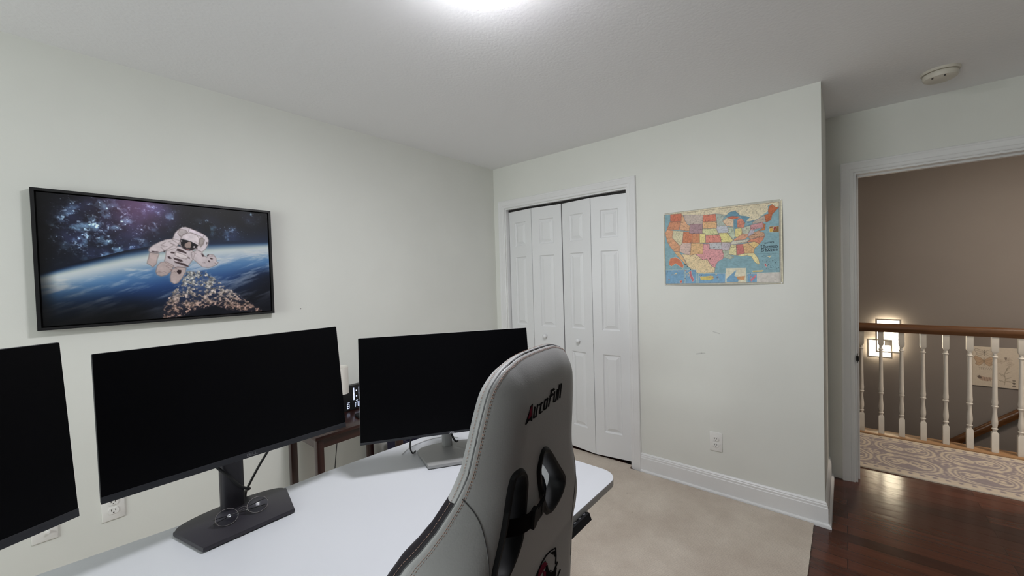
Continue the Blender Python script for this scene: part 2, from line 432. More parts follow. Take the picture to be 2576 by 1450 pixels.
# baseboards: profile swept along a floor path with mitres
BP = [(0,0),(.030,0),(.030,.006),(.027,.016),(.019,.021),(.0155,.021),(.0155,.103),(.013,.107),(.013,.118),(.010,.122),(.010,.128),(.005,.134),(0,.136)]
def baseboard(name, path, label, m=None):
    """path: list of (x, y, nx, ny): point on the wall and outward offset direction (mitre-scaled)"""
    b = MB(); n = len(BP); vs = []; fs = []
    for x, y, nx, ny in path:
        for d, z in BP: vs.append((x+nx*d, y+ny*d, z))
    for i in range(len(path)-1):
        for k in range(n):
            k2 = (k+1) % n
            fs.append((i*n+k, i*n+k2, (i+1)*n+k2, (i+1)*n+k))
    fs.append(tuple(range(n))); fs.append(tuple((len(path)-1)*n+k for k in range(n)))
    b.add(vs, fs)
    return struct(b.obj(name, m or M['trim'], smooth=25), label, 'baseboard')
baseboard('baseboard_right', [(XR,1.137,-1,0),(XR,YC,-1,-1),(XD,YC,0,-1)], 'white moulded baseboard under the map, turning the corner to the doorway')
baseboard('baseboard_left', [(-2.4,YL,0,-1),(XR,YL,0,-1)], 'white moulded baseboard along the picture wall')
baseboard('baseboard_back', [(-2.4,-2.9,1,0),(-2.4,YL-.03,1,0)], 'white moulded baseboard behind the left end of the desk')

# ------------------------------------------------------------------ closet bifold doors
def leaf_mesh(w, h, t, panels, pw):
    """raised-panel leaf: x 0..w, y 0 (front) .. t, z 0..h"""
    b = MB()
    x0, x1 = (w-pw)/2, (w+pw)/2
    zs = [0]
    for a, c in panels: zs += [a, c]
    zs.append(h)
    for i in range(len(zs)-1):
        z0, z1 = zs[i], zs[i+1]
        for c, (a, e) in enumerate(((0,x0),(x0,x1),(x1,w))):
            if c == 1 and i % 2 == 1:
                prev = None
                for ins, d in ((0,0),(.003,.005),(.009,.0095),(.015,.0095),(.034,.0025),(.037,.0010)):
                    q = [(a+ins,d,z0+ins),(e-ins,d,z0+ins),(e-ins,d,z1-ins),(a+ins,d,z1-ins)]
                    if prev is not None:
                        b.add(prev+q, [(k,(k+1)%4,4+(k+1)%4,4+k) for k in range(4)])
                    prev = q
                b.add(prev, [(0,1,2,3)])
            else:
                b.add([(a,0,z0),(e,0,z0),(e,0,z1),(a,0,z1)], [(0,1,2,3)])
    b.add([(0,0,0),(w,0,0),(w,t,0),(0,t,0),(0,0,h),(w,0,h),(w,t,h),(0,t,h)], [(0,3,2,1),(4,5,6,7),(1,2,6,5),(2,3,7,6),(3,0,4,7)])
    return b
PAN = [(.183,.788),(.973,1.583),(1.680,1.893)]
def leaf(parent, p, q, z0=.030):
    """p, q: left and right front edges as seen from the room, in parent space"""
    w = math.dist(p, q)
    o = leaf_mesh(w-.006, 1.996, .033, PAN, .138).obj('door_leaf', M['door'], parent, smooth=0)
    d = ((q[0]-p[0])/w, (q[1]-p[1])/w)
    R = Matrix(((d[0], -d[1], 0), (d[1], d[0], 0), (0,0,1))).to_4x4()
    # local x along the leaf, local y away from the room
    o.matrix_local = Matrix.Translation((p[0]+d[0]*.003, p[1]+d[1]*.003, z0)) @ R
    return o, d
def bifold(name, label, pts, kl, kt, kz):
    r = struct(thing(name, label, 'closet door', (0,0,0)), label, 'closet door')
    lv = [leaf(r, pts[i], pts[i+1]) for i in range(2)]
    o, d = lv[kl]
    kb = MB()
    kb.lathe([(.011,0),(.010,.006),(.007,.010),(.008,.015),(.0165,.020),(.0185,.026),(.0165,.032),(.010,.036),(.003,.037)], 20)
    p, q = pts[kl], pts[kl+1]
    nrm = Vector((d[1], -d[0], 0))
    if nrm.x > 0: nrm = -nrm
    k = kb.obj('knob', M['door'], r, smooth=60)
    pos = Vector((p[0]+(q[0]-p[0])*kt, p[1]+(q[1]-p[1])*kt, kz))
    k.matrix_local = Matrix.Translation(pos) @ Vector((0,0,1)).rotation_difference(nrm).to_matrix().to_4x4()
    for z in (.92,):
        hb = MB(); j = pts[1]
        hb.lathe([(.004,-.03),(.004,.03)], 10, Matrix.Translation((j[0]+.004, j[1], z)))
        hb.obj('hinge', M['metal'], r)
    return r
bifold('door_1', 'left white bifold closet door, partly behind the right monitor', [(2.790,2.362),(2.757,2.083),(2.786,1.792)], 1, .40, .922)
bifold('door_2', 'right white bifold closet door, beside the map wall', [(2.786,1.788),(2.746,1.502),(2.790,1.218)], 0, .53, .907)
# pivot bracket on the closet floor
b = MB(); b.box((2.775,1.222,0),(2.815,1.275,.006)); b.box((2.79,1.235,.006),(2.80,1.245,.018))
tag(b.obj('pivot_bracket', M['darkmetal'], smooth=0), 'small dark metal bracket on the floor under the right closet door', 'bracket')

# ------------------------------------------------------------------ outlets and plates
def outlet(y_or_x, z, wall, label):
    """duplex outlet built facing -y at the origin, then turned onto its wall"""
    loc, rz = ((XR, y_or_x, z), -PI/2) if wall == 'right' else ((y_or_x, YL, z), 0)
    t = thing('wall_outlet', label, 'outlet', loc, rz)
    b = MB(); b.box((-.037,-.006,-.061),(.037,.002,.061), bev=.003)
    b.obj('cover_plate', M['plate'], t)
    for s in (1,-1):
        rb = MB()
        pts = [(.0175*math.cos(a)*1.0, max(-.0135, min(.0135, .0175*math.sin(a)))+s*.0195) for a in np.linspace(0, 2*PI, 28, endpoint=False)]
        rb.prism(pts, 0, .003, Matrix.Translation((0,-.006,0)) @ Matrix.Rotation(PI/2, 4, 'X'))
        r = rb.obj('receptacle', M['plate'], t)
        sb = MB()
        for x, w, hh in ((-.0065,.0012,.0045),(.0065,.0012,.0036)):
            sb.box((x-w,-.0096,s*.0195+.003-hh),(x+w,-.0088,s*.0195+.003+hh))
        sb.lathe([(.0025,0),(.0025,.0008)], 12, Matrix.Translation((0,-.0088,s*.0195-.0075)) @ Matrix.Rotation(PI/2, 4, 'X'))
        sb.obj('slots', M['slot'], r, smooth=0)
    sc = MB(); sc.lathe([(.003,0),(.003,.0012)], 12, Matrix.Translation((0,-.006,0)) @ Matrix.Rotation(PI/2, 4, 'X')); sc.obj('screw', M['plate'], t)
    return t
outlet(.642, .337, 'right', 'white duplex outlet on the closet wall below the map')
outlet(.171, .456, 'left', 'white duplex outlet on the picture wall, partly behind the middle monitor')
t = thing('cable_plate', 'white blank wall plate with a round connector, below the left monitor', 'wall plate', (-.027, YL, .459))
b = MB(); b.box((-.036,-.006,-.058),(.036,.002,.058), bev=.003); b.obj('cover_plate', M['plate'], t)
b = MB(); b.lathe([(.0065,0),(.0065,.004),(.0045,.004),(.0045,.012),(.003,.012)], 14, Matrix.Translation((.008,-.006,-.022)) @ Matrix.Rotation(PI/2, 4, 'X')); b.obj('connector', M['plate'], t)
b = MB(); b.lathe([(.003,0),(.003,.001)], 10, Matrix.Translation((0,0,0)) @ Matrix.Rotation(PI/2, 4, 'X'))
o = b.obj('wall_nail', M['darkmetal']); o.location = (1.0, YL, 1.275)
tag(o, 'tiny dark nail head in the picture wall, right of the picture', 'nail')
# latch strike on the door jamb
b = MB(); b.box((XD-.012,-.0595,.80),(XD+.03,-.057,.86)); b.lathe([(.013,0),(.015,.003),(.013,.006)], 16, Matrix.Translation((XD-.012,-.058,.83)) @ Matrix.Rotation(PI/2, 4, 'Y') @ Matrix.Scale(1.5, 4, (1,0,0)) @ Matrix.Scale(.6, 4, (0,1,0)))
tag(b.obj('strike_plate', M['darkmetal']), 'small dark latch strike on the left jamb of the doorway', 'strike plate')

# ------------------------------------------------------------------ ceiling light and smoke detector
def dome_light(label, loc, glow):
    t = thing('ceiling_light', label, 'ceiling light', loc)
    b = MB(); b.lathe([(.10,0),(.166,0),(.167,-.008),(.164,-.012),(.150,-.012)], 64, cap=False); b.obj('rim', M['trim'], t)
    b = MB(); b.lathe([(.158,-.012),(.163,-.025),(.163,-.050),(.160,-.058)], 64, cap=False); b.obj('diffuser_side', M[glow+'_side'], t)
    b = MB(); b.lathe([(.160,-.058),(.155,-.068),(.142,-.076),(.10,-.083),(.05,-.086),(.001,-.087)], 64, cap=False); b.obj('diffuser', M[glow], t)
    return t
dome_light('round white ceiling light, glowing, at the top edge above the desk', (.936,.860,H), 'led')
dome_light('added unseen fill light, a round warm dome over the landing', (3.98,-1.75,H), 'landing_glow')  # out of view, added to brighten the landing and return wall
t = thing('smoke_detector', 'round yellowed white smoke detector on the ceiling by the doorway', 'smoke detector', (3.055,-.385,H))
b = MB(); b.lathe([(.001,0),(.074,0),(.074,-.008),(.071,-.012),(.062,-.012),(.001,-.012)], 48, cap=False); b.obj('mounting_base', M['smoke'], t)
b = MB(); b.lathe([(.057,-.012),(.057,-.017),(.066,-.017),(.067,-.026),(.063,-.040),(.052,-.047),(.02,-.049),(.001,-.049)], 48, cap=False); b.obj('cover', M['smoke'], t)
for a in (2.5, 3.3):
    b = MB(); b.box((.056*math.cos(a)-.006,.056*math.sin(a)-.003,-.0475),(.056*math.cos(a)+.006,.056*math.sin(a)+.003,-.043)); b.obj('vent_slot', M['slot'], t)

# ------------------------------------------------------------------ landing: runner, railing, stairwell
b = MB(); b.box((4.50,-2.6,0),(4.63,1.6,.022), bev=.008); b.box((4.602,-2.6,-.10),(4.615,1.6,0))
struct(b.obj('trim_6', M['oaklight']), 'light oak nosing board along the landing edge', 'nosing')
t = thing('handrail', 'round-topped oak handrail over the white balusters of the landing', 'handrail', (4.545,0,.885))
HR = [(-.022,0),(.022,0),(.024,.012),(.030,.022),(.032,.036),(.030,.052),(.022,.064),(.010,.070),(-.010,.070),(-.022,.064),(-.030,.052),(-.032,.036),(-.030,.022),(-.024,.012)]
b = MB(); vs = [(x, y, z) for y in (-2.4, 1.4) for x, z in HR]; n = len(HR)
b.add(vs, [(k,(k+1)%n,n+(k+1)%n,n+k) for k in range(n)]+[tuple(range(n-1,-1,-1)), tuple(n+k for k in range(n))])
b.obj('rail', M['oak'], t, smooth=50)
def sqb(b, z0, z1, h, ch0=0, ch1=0):
    q = h-.006
    rings = []
    if ch0: rings.append((q*.72, z0-ch0))
    rings += [(h, z0), (h, z1)]
    if ch1: rings.append((q*.72, z1+ch1))
    vs = []; fs = []
    for r, z in rings: vs += [(-r,-r,z),(r,-r,z),(r,r,z),(-r,r,z)]
    for i in range(len(rings)-1):
        for k in range(4): fs.append((i*4+k, i*4+(k+1)%4, i*4+4+(k+1)%4, i*4+4+k))
    fs += [(3,2,1,0), tuple(len(rings)*4-4+k for k in range(4))]
    b.add(vs, fs)
bal = MB()
sqb(bal, .022, .165, .0175, 0, .014)
bal.lathe([(.0115,.176),(.0115,.186),(.0125,.190),(.0165,.195),(.0165,.199),(.0115,.204),(.0130,.215),(.0160,.235),(.0162,.252),(.0140,.280),(.0112,.315),(.0112,.345),(.0135,.358),(.0175,.363),(.0175,.368),(.0135,.372),(.0160,.388),(.0165,.400),(.0145,.420),(.0140,.45),(.0125,.60),(.0115,.715),(.0115,.728),(.0165,.733),(.0165,.738),(.0105,.744),(.0105,.760)], 20)
sqb(bal, .780, .886, .0175, .020, 0)
ordn = ['nearest the door jamb','second','third','fourth','fifth','sixth','seventh','eighth']
b0 = bal.obj('baluster', M['baluster'], None, smooth=40)
for k in range(8):
    o = b0 if k == 0 else b0.copy()
    if k: COL.objects.link(o)
    o.location = (4.545, -.101-.1243*k, 0)
    lab = 'white turned wooden baluster nearest the door jamb, under the oak handrail' if k == 0 else 'white turned wooden baluster, %s from the door jamb' % ordn[k]
    tag(o, lab, 'baluster', 'balusters of the landing railing')
# stair rail on the far wall, falling away to the left
t = thing('stair_handrail', 'dark oak handrail slanting up the stairwell wall to the right', 'handrail', (5.6,0,0))
b = MB()
p0 = Vector((-.055, .35, -1.24)); p1 = Vector((-.055, -2.4, 1.235))
dr = (p1-p0).normalized(); up = Vector((1,0,0)).cross(dr); up = up if up.z > 0 else -up
vs = []
for p in (p0, p1):
    for x, z in HR: vs.append(p + Vector((x*.8,0,0)) + up*(z-.06)*.9)
n = len(HR)
b.add(vs, [(k,(k+1)%n,n+(k+1)%n,n+k) for k in range(n)]+[tuple(range(n-1,-1,-1)), tuple(n+k for k in range(n))])
b.obj('rail', M['oak'], t, smooth=50)
for f in (.12,.42,.75):
    p = p0.lerp(p1, f); b = MB(); b.tube([(0,p.y,p.z-.10),(-.03,p.y,p.z-.10),(-.052,p.y,p.z-.08),(-.055,p.y,p.z-.055)], .006, smooth=4); b.obj('bracket', M['darkmetal'], t)
# sconce: two interlocked square rings, lit panels behind
t = thing('wall_sconce', 'lit wall sconce of two interlocked square frames behind the railing', 'sconce', (5.6,-.30,.70))
def ring(a, c, x0, x1, w):
    (y0, z0), (y1, z1) = a, c
    b = MB()
    b.box((x0,y0,z0),(x1,y1,z0+w)); b.box((x0,y0,z1-w),(x1,y1,z1)); b.box((x0,y0,z0+w),(x1,y0+w,z1-w)); b.box((x0,y1-w,z0+w),(x1,y1,z1-w))
    return b
ring((-.125,-.142),(.067,.202), -.085,-.065,.014).obj('tall_frame', M['sconceframe'], t, smooth=0)
ring((-.061,-.203),(.132,-.010), -.065,-.047,.014).obj('square_frame', M['sconceframe'], t, smooth=0)
b = MB(); b.box((-.045,-.111,-.128),(-.030,.053,.188), bev=.003); b.obj('tall_diffuser', M['sconceglow'], t)
b = MB(); b.box((-.044,.058,-.189),(-.029,.118,-.024), bev=.003); b.box((-.044,-.047,-.189),(-.029,.057,-.134), bev=.003); b.obj('square_diffuser', M['sconceglow'], t)
b = MB(); b.box((-.030,-.05,-.08),(0,.05,.06)); b.obj('mounting_box', M['sconceframe'], t, smooth=0)
b = MB(); b.box((-.058,-.058,-.072),(-.045,-.003,-.012)); b.obj('switch_cover', M['plate'], t, smooth=0)

# ------------------------------------------------------------------ rugs
def rug_mesh(x0, y0, x1, y1, z, nx, ny, name, m, colors=None, edge=.003):
    xs = np.linspace(x0, x1, nx+1); ys = np.linspace(y0, y1, ny+1)
    X, Y = np.meshgrid(xs, ys)
    Z = np.full_like(X, z)
    V = np.stack([X, Y, Z], -1).reshape(-1, 3)
    i = np.arange(ny)[:, None]*(nx+1)+np.arange(nx)[None, :]
    F = np.stack([i, i+1, i+nx+2, i+nx+1], -1).reshape(-1, 4)
    return V, F, X, Y
def np_mesh(name, V, F, m, colors=None):
    me = bpy.data.meshes.new(name)
    me.vertices.add(len(V)); me.vertices.foreach_set('co', np.asarray(V, np.float32).ravel())
    me.loops.add(F.size); me.loops.foreach_set('vertex_index', F.astype(np.int32).ravel())
    me.polygons.add(len(F)); me.polygons.foreach_set('loop_start', np.arange(0, F.size, F.shape[1], dtype=np.int32))
    try: me.polygons.foreach_set('loop_total', np.full(len(F), F.shape[1], np.int32))
    except Exception: pass
    me.update(calc_edges=True); me.validate()
    if colors is not None:
        ca = me.color_attributes.new('ink', 'FLOAT_COLOR', 'POINT')
        c4 = np.ones((len(V), 4), np.float32); c4[:, :3] = colors.reshape(-1, 3)
        ca.data.foreach_set('color', c4.ravel())
    me.materials.append(m)
    o = bpy.data.objects.new(name, me); COL.objects.link(o)
    return o
# beige rug with a slightly frayed edge
edge = []
def rim(a, c, n):
    for k in range(n):
        f = k/n; edge.append((a[0]+(c[0]-a[0])*f, a[1]+(c[1]-a[1])*f))
rim((-.9,.143),(2.716,.143),260); rim((2.716,.143),(2.716,1.216),80); rim((2.716,1.216),(2.775,1.222),5); rim((2.775,1.222),(2.768,2.34),90); rim((2.768,2.34),(2.716,2.34),5); rim((2.716,2.34),(-.9,2.34),120); rim((-.9,2.34),(-.9,.143),80)
edge = [(x+float(rng.normal(0,.0007)), y+float(rng.normal(0,.0007))) for x, y in edge]
b = MB(); b.prism(edge, 0.0, .011)
tag(b.obj('area_rug', M['carpet'], smooth=0), 'large beige low-pile rug under the desk, lying on the dark floor', 'rug')

